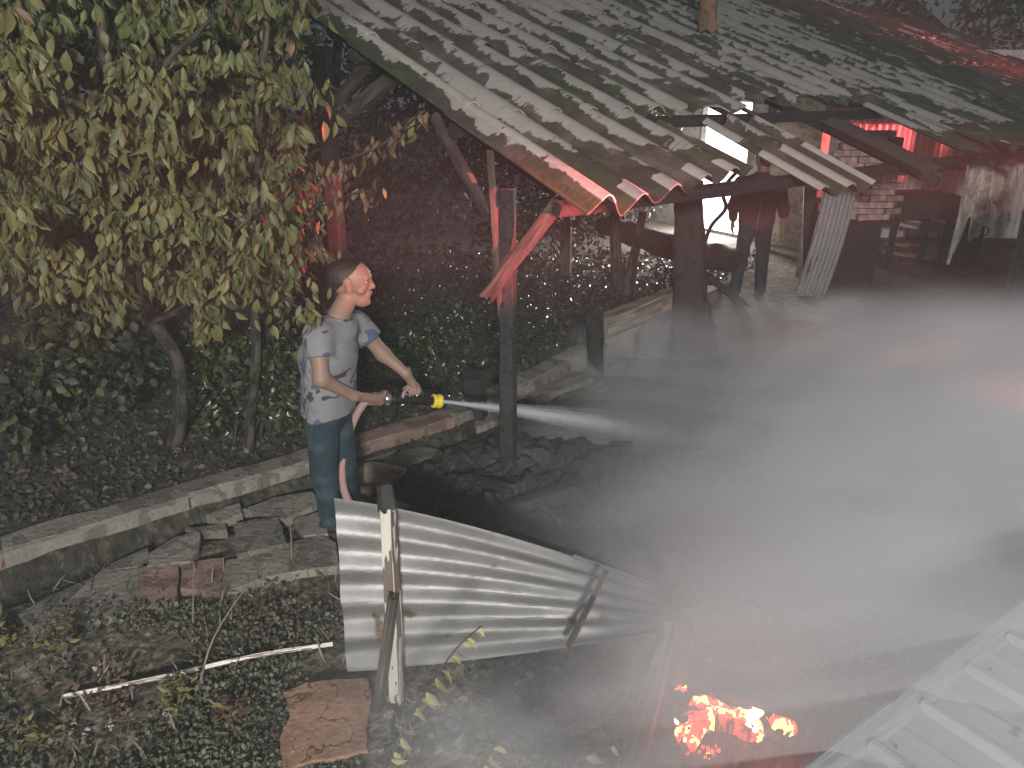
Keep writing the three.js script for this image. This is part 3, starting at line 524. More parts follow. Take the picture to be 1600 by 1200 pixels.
{ // embers
  const c = at(1128, 1128, 0), t = thing('ember_pile', 'glowing pile of red embers and small flames at the bottom of the smoke', 'embers', c);
  const hot = [[3.4, 0.3, 0.17, 1], [2.4, 0.14, 0.09, 1], [6, 2.6, 0.5, 1.2], [1.2, 0.08, 0.07, 1]].map(([r, g, b, k]) => M({ color: col(0.04, 0.02, 0.02), emissive: col(r, g, b), emissiveIntensity: k, roughness: 0.9 }));
  const crust = mats.char, geos = [0, 1, 2, 3].map((s) => { const g = mergeVertices(new THREE.IcosahedronGeometry(1, 1).deleteAttribute('normal').deleteAttribute('uv')), p = g.attributes.position; for (let i = 0; i < p.count; i++) { const k = 0.65 + 0.7 * n3(p.getX(i) * 1.6 + s * 9, p.getY(i) * 1.6, p.getZ(i) * 1.6); p.setXYZ(i, p.getX(i) * k, p.getY(i) * k * 0.7, p.getZ(i) * k); } g.computeVertexNormals(); return boxUV(g.toNonIndexed()); });
  const q = new THREE.Quaternion();
  // beds of glowing coals: lumps split by cracks, hot where air reaches them
  const glowTex = tex(512, 512, (x, y) => { const cell = (k, s) => { let a = 9, b = 9; const X = x * k, Y = y * k; for (let j = -1; j < 2; j++) for (let i = -1; i < 2; i++) { const gx = Math.floor(X) + i, gy = Math.floor(Y) + j, dx = gx + hash(gx, gy, s) - X, dy = gy + hash(gx, gy, s + 5) - Y, d = dx * dx + dy * dy; if (d < a) { b = a; a = d; } else if (d < b) b = d; } return Math.sqrt(b) - Math.sqrt(a); }; const e = cell(15, 3), h = fbm(x * 5, y * 5, 4, 4), n = fbm(x * 30, y * 30, 9, 3), k = sst(0.38, 0.6, h + 0.25 * (n - 0.5)); if (h + 0.3 * (n - 0.5) > 0.64) return [1, 0.62, 0.2]; return mix3([0.0, 0, 0], [0.62, 0.055, 0.03], clamp(k * (0.35 + 0.9 * sst(0.0, 0.3, e)) + 0.15 * n)); });
  const bedMat = M({ color: col(0.03, 0.022, 0.02), emissive: col(4.2, 4.2, 4.2), emissiveMap: glowTex, roughness: 0.95 });
  for (const P of [[1056, 1132, 1068, 1108, 1092, 1080, 1112, 1082, 1130, 1094, 1160, 1102, 1184, 1112, 1192, 1128, 1184, 1152, 1160, 1146, 1136, 1136, 1104, 1134, 1088, 1150, 1084, 1166, 1070, 1168, 1060, 1150], [1204, 1118, 1216, 1120, 1244, 1132, 1240, 1142, 1226, 1140, 1210, 1132]]) {
    const pts = []; for (let i = 0; i < P.length; i += 2) pts.push(at(P[i], P[i + 1], 0.05)); const cen = pts.reduce((s, p) => s.add(p), V(0, 0, 0)).divideScalar(pts.length), cv = new THREE.CatmullRomCurve3(pts, true);
    part('ember_bed', sheet(72, 14, (a2, b2) => { const e = cv.getPoint(((a2 % 1) + 1) % 1), k = 0.04 + 0.96 * b2, p = cen.clone().lerp(e, k), w = 1 + 0.16 * (fbm(e.x * 60, e.z * 60, 2, 2) - 0.5) * b2; p.sub(cen).multiplyScalar(w).add(cen); p.y = 0.02 + 0.05 * (1 - b2 ** 3) + 0.035 * (fbm(p.x * 28, p.z * 28, 5, 3) - 0.4); return p; }, 0.01, (a2, b2) => { const e = cv.getPoint(((a2 % 1) + 1) % 1), p = cen.clone().lerp(e, 0.04 + 0.96 * b2); return [p.x * 2.4, p.z * 2.4]; }, 0.5), bedMat, t);
  }
  const spots = [[1100, 1122, 40, 50], [1078, 1150, 22, 30], [1160, 1118, 50, 30], [1108, 1172, 14, 10], [1110, 1180, 6, 8], [1062, 1076, 12, 4]];
  for (let i = 0; i < 90; i++) {
    const [u, v, w, h] = spots[i % 6], p = at(u + GS() * w * 0.5, v + GS() * h * 0.42, RR(0.04, 0.08)), s = RR(0.003, 0.009), k = R();
    q.set(GS(), GS(), GS(), GS()).normalize();
    piece('ember', geos[i % 4], k < 0.42 ? hot[0] : k < 0.68 ? hot[1] : k < 0.8 ? hot[2] : crust, t, p, q, s);
  }
  for (let i = 0; i < 220; i++) { const p = at(1140 + GS() * 75, 1140 + GS() * 34, RR(0.0, 0.045)); q.set(GS(), GS(), GS(), GS()).normalize(); piece('charcoal', geos[i % 4], crust, t, p, q, RR(0.008, 0.024)); }
  const flame = M({ color: col(0, 0, 0), emissive: col(8, 5.5, 2.4), emissiveIntensity: 1 });
  for (const [u, v, s] of [[1178, 1116, 1.3], [1174, 1128, 1], [1182, 1104, 0.9], [1170, 1136, 0.7], [1180, 1140, 0.6], [1111, 1111, 0.55], [1104, 1104, 0.35], [1057, 1128, 0.4], [1070, 1156, 0.4], [1233, 1132, 0.5], [1210, 1118, 0.35]]) {
    const p = at(u, v, 0.06), pr = [[0, -0.03], [0.012, -0.025], [0.018, -0.005], [0.012, 0.02], [0.005, 0.045], [0, 0.062]].map(([x, y]) => new THREE.Vector2(x * s, y * s));
    const g = new THREE.LatheGeometry(pr, 9), a = g.attributes.position; for (let i = 0; i < a.count; i++) a.setX(i, a.getX(i) * 1.3 + 0.012 * s * Math.sin(a.getY(i) * 60));
    piece('flame', g, flame, t, p, q.setFromEuler(new THREE.Euler(RR(-0.3, 0.3), R() * 6, RR(-0.3, 0.3))));
  }
  for (const [u, v, i] of [[1105, 1120, 0.07], [1172, 1122, 0.08], [1230, 1132, 0.03]]) { const l = new THREE.PointLight(0xff4a20, i); l.position.copy(at(u, v, 0.17)); l.shadow.radius = 4; l.castShadow = true; l.name = 'fire_light'; scene.add(l); }
}
beam('charred_board', 'charred board lying over the far edge of the glowing embers', 'board', at(1082, 1050, 0.14), at(1268, 1108, 0.14), 0.15, 0.03, mats.char, { rough: 0.12, ragged: 0.05 });
{
  const g = new THREE.BoxGeometry(0.13, 0.02, 0.09, 4, 1, 4), p = g.attributes.position; for (let i = 0; i < p.count; i++) p.setXYZ(i, p.getX(i) + 0.02 * (n3(p.getZ(i) * 40, 1, 1) - 0.5), p.getY(i) + 0.3 * p.getX(i) ** 2, p.getZ(i));
  const a = at(1102, 1050, 0.09); g.computeVertexNormals(); tag(part('concrete_chunk', boxUV(g.rotateY(0.5).rotateX(0.3).translate(a.x, a.y, a.z)), mats.concrete), 'pale flat chunk just above the embers', 'chunk');
}
// charred debris half lost in the smoke
beam('burnt_crate_board', 'blocky burnt timber sticking out of the ash in mid smoke', 'timber', at(1060, 800, 0.02), at(1108, 745, 0.18), 0.24, 0.2, mats.char, { rough: 0.2, ragged: 0.1 });
beam('burnt_log', 'burnt log slanting up to the right in mid smoke', 'log', at(1098, 778, 0.02), at(1170, 728, 0.28), 0.1, 0.1, mats.char, { round: true, rough: 0.25, ragged: 0.1 });
for (let i = 0; i < 22; i++) {
  const left = i < 14, a = at(left ? RR(640, 1010) : RR(1000, 1420), left ? RR(690, 850) : RR(720, 960), RR(0.03, 0.09)), th = R() * 3.14, L = RR(0.25, 0.75);
  beam('charred_timber', left ? 'charred piece of timber in the dark ash heap right of the man' : 'charred piece of timber lying in the ash under the thick smoke', 'timber', a, a.clone().add(V(Math.cos(th) * L, RR(-0.03, 0.2), Math.sin(th) * L)), RR(0.06, 0.12), RR(0.04, 0.09), mats.char, { rough: 0.22, ragged: 0.12, round: i % 3 === 0 }, left ? 'charred timbers in the ash heap' : 'charred timbers under the thick smoke');
}
{ // heap of wet ash and charcoal
  const c = at(830, 770, 0), t = sheet(110, 84, (a, b) => { const x = lerp(-1.0, 1.25, a), z = lerp(0.75, -0.95, b), e = Math.max(0, 1 - Math.hypot(x / 1.1, z / 0.85) ** 2); return V(c.x + 0.1 + x, -0.02 + 0.10 * e + 0.30 * Math.sqrt(e) * Math.max(0, fbm((c.x + x) * 8, z * 8, 3, 5) - 0.36) + 0.05 * Math.sqrt(e) * n3(x * 34, z * 34, 2), c.z + z); }, 0.02, (a, b) => [a * 2.2, b * 1.7], 0.4);
  tag(part('ash_heap', t, mats.char), 'low black heap of wet ash and charcoal right of the man', 'ash heap');
}
// ---------------------------------------------------------------- pale ribbed roof close by at lower right
{
  const h = 0.8, A = at(1230, 1200, h), B = at(1600, 925, h), e = B.clone().sub(A).normalize(), w = V(-e.z, 0, e.x), t = thing('ribbed_metal_roof', 'pale ribbed metal roof close by in the lower right corner', 'roof', V(A.x, 0, A.z));
  const P = (s, d, y = 0) => A.clone().addScaledVector(e, s).addScaledVector(w, d).add(V(0, y - d * 0.015, 0));
  const sOf = (u, v) => at(u, v, h).sub(A).dot(e), ribs = [sOf(1325, 1144), sOf(1401, 1083), sOf(1475, 1030), sOf(1537, 978)], pitch = (ribs[3] - ribs[0]) / 3;
  const prof = (s) => { const x = (((s - ribs[0]) / pitch) % 1 + 1) % 1, r = (c, a, b) => 1 - sst(a, b, Math.min(Math.abs(x - c), 1 - Math.abs(x - c))); return 0.022 * r(0.02, 0.03, 0.11) + 0.006 * r(0.5, 0.03, 0.07); };
  for (let i = -2; i < 4; i++) {
    const s0 = ribs[0] + (i * 2 - 0.3) * pitch, s1 = s0 + 2.06 * pitch;
    part('roof_panel', sheet(64, 10, (a, b) => P(lerp(s0, s1, a), lerp(0.085, 2.4, b), prof(lerp(s0, s1, a)) + (i & 1) * 0.003 + 0.006 * (fbm(a * 2 + i, b * 3, 1, 2) - 0.5)), 0.003, (a, b) => [lerp(s0, s1, a), b * 2.4], 0.6), mats.paleMetal, t);
    part('screw', new THREE.SphereGeometry(0.006, 8, 5).translate(...P(s0 + 0.5 * pitch, 0.13, 0.012).toArray()), mats.darkMetal, t);
  }
  part('edge_flashing', sheet(20, 6, (a, b) => P(lerp(-1, 3, a), lerp(0, 0.1, b), b < 0.2 ? -0.05 + b * 0.27 : 0.004 + 0.012 * Math.sin(b * 3)), 0.003, (a, b) => [a * 4, b], 0.5), mats.paleMetal, t);
  for (const s of [-0.6, 1.6]) part('support_post', timber(P(s, 0.5, -0.82), P(s, 0.5, -0.03), 0.08, 0.08), mats.wood, t);
  part('support_beam', timber(P(-1, 0.5, -0.035), P(3, 0.5, -0.035), 0.06, 0.05, { step: 0.4 }), mats.wood, t);
}

// ---------------------------------------------------------------- people
function gripHand(G, a, p, r, thumbSide) { // a hand closed round a bar through G along a, its palm towards p
  a = a.clone().normalize(); p = p.clone().addScaledVector(a, -p.dot(a)).normalize(); const c = a.clone().cross(p), caps = [];
  const on = (deg, off, rr = r + 0.008) => G.clone().addScaledVector(p, Math.cos(deg * 0.01745) * rr).addScaledVector(c, Math.sin(deg * 0.01745) * rr).addScaledVector(a, off);
  const len = [0.88, 1, 0.97, 0.8], wd = [0.0088, 0.0092, 0.0088, 0.0076];
  for (let i = 0; i < 4; i++) {
    const off = (i - 1.5) * 0.0195, ang = [40, 40 + 62 * len[i], 40 + 118 * len[i], 40 + 172 * len[i]];
    for (let k = 0; k < 3; k++) caps.push([on(ang[k], off), on(ang[k + 1], off), wd[i] * (1.08 - 0.1 * k), wd[i] * (1 - 0.1 * k)]);
    caps.push([on(-25, off * 0.9, r + 0.016), on(40, off, r + 0.01), 0.017, 0.0115]);
  }
  const t = 0.048 * thumbSide;
  caps.push([on(-20, t * 0.6, r + 0.016), on(-62, t, r + 0.012), 0.016, 0.0125], [on(-62, t, r + 0.012), on(-112, t * 1.05, r + 0.009), 0.0115, 0.0105], [on(-112, t * 1.05, r + 0.009), on(-150, t * 0.95, r + 0.007), 0.0105, 0.0085]);
  return { caps, heel: G.clone().addScaledVector(p, r + 0.026) };
}
function headParts(H, hf, hu, k) {
  const hr = hf.clone().cross(hu).normalize(), P = (f, u, r) => H.clone().addScaledVector(hf, f * k).addScaledVector(hu, u * k).addScaledVector(hr, r * k), r = (x) => x * k, fl = { flat: hr, k: 1.2 };
  const caps = [
    [P(-0.03, 0.035, 0), P(0.02, 0.035, 0), r(0.089), r(0.086), fl], [P(0.028, 0.03, 0), P(0.045, -0.075, 0), r(0.068), r(0.045), fl], [P(-0.01, -0.05, 0), P(0.055, -0.085, 0), r(0.055), r(0.034), fl],
    [P(0.075, -0.088, 0), P(0.078, -0.096, 0), r(0.017), r(0.016)], [P(0.088, 0.03, 0), P(0.112, -0.012, 0), r(0.0095), r(0.013)], [P(0.098, -0.018, -0.012), P(0.098, -0.018, 0.012), r(0.009), r(0.009)],
    [P(0.084, 0.042, -0.04), P(0.092, 0.042, 0), r(0.012), r(0.012)], [P(0.092, 0.042, 0), P(0.084, 0.042, 0.04), r(0.012), r(0.012)], [P(0.064, -0.004, 0.034), P(0.05, -0.024, 0.04), r(0.021), r(0.021)], [P(0.064, -0.004, -0.034), P(0.05, -0.024, -0.04), r(0.021), r(0.021)],
    [P(0.088, -0.046, -0.017), P(0.094, -0.046, 0.0), r(0.0085), r(0.0095)], [P(0.094, -0.046, 0), P(0.088, -0.046, 0.017), r(0.0095), r(0.0085)], [P(0.086, -0.06, -0.013), P(0.086, -0.06, 0.013), r(0.009), r(0.009)],
  ];
  for (const s of [-1, 1]) caps.push([P(-0.008, 0.028, s * 0.076), P(-0.002, -0.018, s * 0.074), r(0.021), r(0.013), { flat: hr, k: 2.2 }]);
  const skull = [[P(-0.034, 0.039, 0), P(0.014, 0.040, 0), r(0.0915), r(0.0865), fl], [P(-0.045, -0.01, 0), P(-0.04, 0.02, 0), r(0.075), r(0.085), fl]];
  return { caps, skull, P, hr };
}
const mergeBlobs = (l) => mergeGeometries(l.map((g) => { const o = new THREE.BufferGeometry(); for (const k of ['position', 'normal', 'uv']) o.setAttribute(k, g.attributes[k]); o.setIndex(g.index); return o; }));
const wrinkle = (amp, fx, fy) => (f, x, y, z) => f > 0.05 || f < -0.05 ? f : f + amp * (fbm(x * fx + z * fx, y * fy, z * 3, 3) - 0.5) * 2;
const NOZ0 = az(594, 622, -4.24), NOZ1 = az(689, 627, -4.44), ND = NOZ1.clone().sub(NOZ0).normalize();
{
  const man = thing('person', 'man in grey printed shirt and blue jeans spraying water from a hose', 'person', at(522, 830, 0));
  const rt = V(-0.28, 0, 0.96), fw = V(0.96, 0, 0.28);
  const pel = az(512, 634, -4.10), chest = az(514, 552, -4.10), up = az(524, 517, -4.11), neck = az(530, 494, -4.11), H = az(548, 444, -4.09);
  const sR = az(496, 523, -3.95), eR = az(502, 592, -3.88), wR = az(553, 619, -4.02), sL = az(558, 505, -4.26), eL = az(598, 553, -4.31), wL = az(634, 583, -4.30);
  const hR = az(503, 650, -4.02), kR = az(506, 738, -3.96), aR = az(517, 815, -3.98), hL = az(524, 648, -4.18), kL = az(538, 725, -4.16), aL = az(548, 788, -4.26);
  const hf = V(0.985, -0.02, -0.12).normalize(), hu = V(0.10, 0.99, 0.02).addScaledVector(hf, -0.1).normalize();
  const hp = headParts(H, hf, hu, 1.06);
  const g1 = gripHand(NOZ0.clone().addScaledVector(ND, -0.03), ND, V(-0.25, 0.35, 0.9), 0.030, 1), bar0 = az(646, 611, -4.34);
  const g2 = gripHand(bar0, ND.clone().add(V(0, 0.25, 0)), V(-0.15, 0.9, 0.25), 0.014, -1);
  const fk = { flat: rt, k: 0.72 };
  const torso = [[pel, chest, 0.115, 0.122, fk], [chest, up, 0.125, 0.10, fk], [sR.clone().lerp(up, 0.15), sL.clone().lerp(up, 0.15), 0.06, 0.06]];
  const body = blob([
    ...torso, [neck.clone().add(V(-0.02, -0.03, 0)), hp.P(-0.02, -0.07, 0), 0.066, 0.055],
    [sR, eR, 0.056, 0.044], [eR, wR, 0.045, 0.029], [wR, g1.heel, 0.028, 0.03], [sL, eL, 0.053, 0.042], [eL, wL, 0.043, 0.028], [wL, g2.heel, 0.027, 0.027],
    [hR, kR, 0.085, 0.06], [kR, aR, 0.058, 0.042], [hL, kL, 0.085, 0.06], [kL, aL, 0.058, 0.042],
  ], 0.03, 0.012);
  const head = blob(hp.caps, 0.012, 0.0045, (f, x, y, z) => { let d = f; for (const s of [-1, 1]) { const e = hp.P(0.088, 0.022, s * 0.034); d = Math.max(d, 0.014 - Math.hypot(x - e.x, y - e.y, z - e.z)); } return d; });
  part('body', mergeBlobs([body, head, blob([...g1.caps, [wR.clone().lerp(g1.heel, 0.4), g1.heel, 0.028, 0.028]], 0.007, 0.0035), blob([...g2.caps, [wL.clone().lerp(g2.heel, 0.4), g2.heel, 0.026, 0.024]], 0.007, 0.0035)]), mats.skin, man);
  for (const s of [-1, 1]) { const e = hp.P(0.079, 0.022, s * 0.034), eye = part('eye', new THREE.SphereGeometry(0.0125, 14, 10).translate(e.x, e.y, e.z), M({ color: col(0.6, 0.58, 0.55), roughness: 0.2 }), man); const q = hp.P(0.089, 0.022, s * 0.036); part('iris', new THREE.SphereGeometry(0.006, 10, 8).translate(q.x, q.y, q.z), mats.black, eye); eye.children[0].position.set(0, 0, 0); }
  part('hair', blob(hp.skull, 0.02, 0.006, (f, x, y, z) => { const p = V(x, y, z).sub(H), a = p.dot(hf), b = p.dot(hu); return Math.max(f + 0.007 * (fbm(x * 120, y * 50, z * 120, 3) - 0.5), 0.85 * (a - 0.012) - 0.8 * (b - 0.07) + 0.01 * (fbm(x * 60, y * 60, z * 60, 2) - 0.5), -(b + 0.035 - a * 0.6)); }), mats.hair, man);
  const sl = (s, e, r) => [s, s.clone().lerp(e, 0.5), r, r * 0.98, { cut: true }];
  const hem = pel.y - 0.03;
  part('shirt', blob([[pel.clone().add(V(0, -0.08, 0)), chest, 0.142, 0.142, fk], [chest, up, 0.146, 0.112, fk], [sR.clone().lerp(up, 0.2), sL.clone().lerp(up, 0.2), 0.068, 0.068], [sR.clone().lerp(up, 0.1), up, 0.07, 0.1], sl(sR, eR, 0.078), sl(sL, eL, 0.072), [neck.clone().add(V(-0.01, -0.05, 0)), neck.clone().add(V(0, -0.005, 0)), 0.095, 0.068]], 0.035, 0.011,
    (f, x, y, z) => { const hm = hem + 0.05 * (x - pel.x) * -1 + 0.012 * Math.sin(x * 30 + z * 24); return Math.max(f + 0.016 * (fbm(x * 7 + z * 5, y * 4 + x * 3, z * 7, 3) - 0.5), hm - y, y - neck.y - 0.012 - 0.25 * (neck.x - x)); }), mats.shirt, man);
  part('collar', tube([0, 1, 2, 3, 4, 5, 6, 7, 8].map((i) => { const t = i / 8 * 6.2832; return neck.clone().addScaledVector(fw, 0.066 * Math.cos(t) + 0.008).addScaledVector(rt, 0.068 * Math.sin(t)).add(V(0, 0.004 - 0.02 * Math.cos(t), 0)); }), 0.011, 30, 7), mats.shirt, man);
  part('jeans', blob([[pel.clone().add(V(0, 0.03, 0)), pel.clone().add(V(0, -0.04, 0)), 0.112, 0.118, fk], [hR, kR, 0.102, 0.077], [kR, aR, 0.074, 0.062, { cut: true }], [hL, kL, 0.102, 0.076], [kL, aL, 0.074, 0.06, { cut: true }]], 0.03, 0.012, (f, x, y, z) => f + 0.013 * (fbm(x * 8, y * 13 + x * 6, z * 8, 3) - 0.5)), mats.denim, man);
  for (const a of [aR, aL]) part('shoe', blob([[V(a.x - 0.03, 0.045, a.z), V(a.x + 0.05, 0.045, a.z), 0.045, 0.045], [V(a.x + 0.05, 0.04, a.z), V(a.x + 0.17, 0.03, a.z + 0.02), 0.042, 0.03], [V(a.x - 0.02, 0.04, a.z), V(a.x - 0.005, 0.10, a.z), 0.04, 0.042]], 0.02, 0.008, (f, x, y) => Math.max(f, 0.004 - y)), mats.rubber, man);
  // nozzle, hose, jet
  const t = thing('hose_nozzle', 'dark fire hose nozzle with yellow bumper held by the man', 'nozzle', NOZ0), q = new THREE.Quaternion().setFromUnitVectors(V(0, 1, 0), ND), NL = NOZ0.distanceTo(NOZ1);
  const lathe = (pr, y0) => new THREE.LatheGeometry(pr.map(([r, y]) => new THREE.Vector2(r, y)), 28).translate(0, y0, 0);
  const silver = M({ color: col(0.75, 0.74, 0.72), metalness: 0.9, roughness: 0.3 }), yellow = M({ color: col(0.78, 0.66, 0.06), roughness: 0.45 });
  piece('coupling', lathe([[0, 0], [0.028, 0], [0.032, 0.005], [0.032, 0.02], [0.027, 0.023], [0.027, 0.032], [0.033, 0.035], [0.033, 0.058], [0.028, 0.064], [0, 0.066]], 0), silver, t, NOZ0, q);
  for (let i = 0; i < 3; i++) piece('coupling_lug', new THREE.BoxGeometry(0.012, 0.018, 0.012).translate(0.036, 0.046, 0).rotateY(i * 2.1), silver, t, NOZ0, q);
  piece('body', lathe([[0, 0.064], [0.03, 0.066], [0.034, 0.08], [0.034, 0.13], [0.026, 0.145], [0.024, 0.19], [0.029, 0.2], [0.03, NL - 0.062], [0, NL - 0.06]], 0), mats.black, t, NOZ0, q);
  piece('bumper', lathe([[0.02, NL - 0.062], [0.038, NL - 0.062], [0.044, NL - 0.056], [0.044, NL - 0.046], [0.041, NL - 0.042], [0.041, NL - 0.03], [0.045, NL - 0.025], [0.045, NL - 0.006], [0.041, NL], [0.024, NL], [0.02, NL - 0.02]], 0), yellow, t, NOZ0, q);
  const gp = NOZ0.clone().addScaledVector(ND, 0.11);
  part('pistol_grip', timber(gp.clone().add(V(0, -0.02, 0)), gp.clone().add(V(-0.01, -0.125, 0.01)).addScaledVector(ND, -0.02), 0.042, 0.03, { step: 0.02, rough: 0.1, taper: 0.85 }), mats.black, t);
  const b1 = NOZ0.clone().addScaledVector(ND, 0.15), up2 = V(0, 0.03, 0);
  part('handle', mergeBlobs([tube([b1.clone().add(V(0, 0.02, 0.03)), bar0.clone().addScaledVector(ND, -0.055), bar0, bar0.clone().addScaledVector(ND, 0.05).add(V(0, 0.012, 0)), b1.clone().addScaledVector(ND, 0.09).add(V(0, 0.03, 0))], 0.0125, 24, 9)]), silver, t);
  const g3 = at(600, 800, 0.03);
  tag(part('fire_hose', tube([NOZ0.clone().addScaledVector(ND, 0.01), NOZ0.clone().addScaledVector(ND, -0.06), az(566, 634, -4.2), az(550, 664, -4.19), az(540, 702, -4.13), az(534, 742, -4.08), V(-0.98, 0.16, -4.06), V(-0.86, 0.045, -4.05), V(-0.6, 0.04, -3.95), V(-0.3, 0.04, -3.6), V(0.1, 0.04, -3.4)], 0.024, 90, 10), MP({ color: col(0.42, 0.27, 0.25), roughness: 0.7, bumpMap: rep(grain, 8), bumpScale: 0.002 })), 'pinkish fire hose hanging from the nozzle down beside the man\'s leg', 'hose');
  const J1 = az(1075, 688, -5.35), JL = NOZ1.distanceTo(J1), jet = thing('water_jet', 'white jet of water shooting from the yellow nozzle tip', 'water jet', NOZ1);
  const jp = (x) => NOZ1.clone().lerp(J1, x).add(V(0, 0.10 * x * (1 - x), 0)), seg = 60, rad = 12, pos = [], cl = [], idx = [];
  for (const [lay, al] of [[0.4, 0.9], [0.7, 0.5], [1, 0.3]]) {
    const base = pos.length / 3;
    for (let i = 0; i <= seg; i++) for (let j = 0; j <= rad; j++) { const x = i / seg, c = jp(x), r = lay * (0.013 + 0.03 * sst(0, 0.4, x) + 0.17 * x * x), th = j / rad * 6.2832, w = 1 + 0.25 * (n3(x * 14, Math.cos(th) * 2 + 3, Math.sin(th) * 2 + lay * 7) - 0.5); const p = c.addScaledVector(V(0, 1, 0), r * w * Math.sin(th)).addScaledVector(V(0.5, 0, 0.86), r * w * Math.cos(th)); pos.push(p.x, p.y, p.z); const k = al * Math.pow(1 - x, 0.9) * (0.55 + 0.9 * n3(x * 34, Math.cos(th) * 1.5 + 9, Math.sin(th) * 1.5 + lay * 5)); cl.push(1, 1, 1, clamp(k)); }
    for (let i = 0; i < seg; i++) for (let j = 0; j < rad; j++) { const a = base + i * (rad + 1) + j, b = a + rad + 1; idx.push(a, b, a + 1, a + 1, b, b + 1); }
  }
  const jg = new THREE.BufferGeometry(); jg.setAttribute('position', new THREE.Float32BufferAttribute(pos, 3)); jg.setAttribute('color', new THREE.Float32BufferAttribute(cl, 4)); jg.setIndex(idx); jg.computeVertexNormals();
  part('stream', jg, MP({ color: col(0.82, 0.85, 0.9), vertexColors: true, transparent: true, transmission: 0.5, thickness: 0, roughness: 1, specularIntensity: 0.2, side: THREE.DoubleSide }), jet);
  const N = 2600, im = new THREE.InstancedMesh(new THREE.IcosahedronGeometry(1, 0), MP({ color: col(0.85, 0.88, 0.92), roughness: 0.3, transmission: 0.5, thickness: 0 }), N), m4 = new THREE.Matrix4();
  for (let i = 0; i < N; i++) { const x = Math.pow(R(), 0.8), c = jp(x * 1.02), s = 0.01 + 0.03 * x + 0.09 * x * x, r = RR(0.0005, 0.0013); c.add(V(GS() * s, GS() * s, GS() * s)); m4.makeScale(r, r, r * 2).setPosition(c.sub(NOZ1)); im.setMatrixAt(i, m4); }
  im.name = 'droplets'; im.userData.kind = 'stuff'; jet.add(im);
}
{
  const f = at(1168, 468, 0), t = thing('person', 'man in dark reddish jacket standing in front of the lit doorway, back turned', 'person', f), k = 1.02, P = (x, y, z = 0) => V(f.x + x * k, y * k, f.z + z);
  const pel = P(0, 0.95), chest = P(-0.01, 1.25), up = P(0, 1.42), neck = P(0, 1.5), H = P(0.01, 1.64, -0.03), sR = P(0.225, 1.40), eR = P(0.30, 1.1, 0.03), wR = P(0.33, 0.84, -0.02), sL = P(-0.225, 1.40), eL = P(-0.27, 1.12, -0.08), wL = P(-0.2, 0.92, -0.28);
  const aR = P(0.13, 0.09, 0.03), aL = P(-0.16, 0.09, -0.03), kR = P(0.12, 0.5), kL = P(-0.14, 0.5), hR = P(0.1, 0.9), hL = P(-0.1, 0.9), hf = V(-0.25, -0.1, -0.96).normalize(), hp = headParts(H, hf, V(-0.02, 0.99, -0.1).normalize(), 1.0), fl = { flat: V(1, 0, 0), k: 0.66 };
  const hand = (w, s) => [[w, w.clone().add(V(0, -0.06, 0)), 0.03, 0.036, { flat: V(1, 0, 0), k: 1.5 }], ...[-1.5, -0.5, 0.5, 1.5].flatMap((o) => { const a = w.clone().add(V(s * 0.004, -0.08, o * 0.019)), b = a.clone().add(V(-s * 0.004, -0.045 + Math.abs(o) * 0.006, 0)); return [[a, b, 0.0095, 0.009], [b, b.clone().add(V(-s * 0.014, -0.035, 0)), 0.009, 0.0075]]; }), [w.clone().add(V(0, -0.03, 0.025)), w.clone().add(V(-s * 0.01, -0.075, 0.055)), 0.013, 0.009]];
  const body = blob([[pel, chest, 0.115, 0.125, fl], [chest, up, 0.125, 0.09, fl], [sL, sR, 0.055, 0.055], [neck.clone().add(V(0, -0.04, 0)), hp.P(-0.02, -0.07, 0), 0.06, 0.055], [sR, eR, 0.055, 0.044], [eR, wR, 0.044, 0.03], [sL, eL, 0.055, 0.044], [eL, wL, 0.044, 0.03], [hR, kR, 0.085, 0.06], [kR, aR, 0.056, 0.042], [hL, kL, 0.085, 0.06], [kL, aL, 0.056, 0.042]], 0.03, 0.014);
  part('body', mergeBlobs([body, blob(hp.caps, 0.012, 0.007), blob(hand(wR, 1), 0.008, 0.005), blob(hand(wL, -1), 0.008, 0.005)]), mats.skin, t);
  part('hair', blob(hp.skull, 0.02, 0.008, (f2, x, y, z) => { const p = V(x, y, z).sub(H), a = p.dot(hf), b = p.y; return Math.max(f2, 0.7 * (a - 0.04) - 0.8 * (b - 0.06), -(b + 0.06)); }), mats.hair, t);
  const hem = 0.86 * k;
  const jk = part('jacket', blob([[pel, chest, 0.142, 0.148, fl], [chest, up, 0.148, 0.105, fl], [sL, sR, 0.075, 0.075], [sR, eR, 0.075, 0.062], [eR, eR.clone().lerp(wR, 0.35), 0.06, 0.055, { cut: true }], [sL, eL, 0.078, 0.064], [eL, wL.clone().lerp(eL, 0.12), 0.064, 0.05, { cut: true }], [neck.clone().add(V(0, -0.05, 0)), neck.clone().add(V(0, 0.01, 0)), 0.09, 0.066]], 0.04, 0.014, (f2, x, y, z) => Math.max(f2 + 0.016 * (fbm(x * 7, y * 5, z * 7, 3) - 0.5), hem - y, y - neck.y - 0.03)), mats.jacket, t);
  part('back_seam', tube([P(0.02, 1.46, 0.1), P(0.0, 1.3, 0.155), P(-0.02, 1.1, 0.15), P(-0.04, 0.88, 0.15)], 0.006, 20, 5), mats.woodPale, jk).position.set(0, 0, 0);
  part('jeans', blob([[pel.clone().add(V(0, 0.02, 0)), pel.clone().add(V(0, -0.06, 0)), 0.115, 0.115, fl], [hR, kR, 0.1, 0.078], [kR, aR, 0.078, 0.07, { cut: true }], [hL, kL, 0.1, 0.078], [kL, aL, 0.078, 0.07, { cut: true }]], 0.03, 0.014, (f2, x, y, z) => f2 + 0.012 * (fbm(x * 8, y * 12, z * 8, 3) - 0.5)), mats.denim, t);
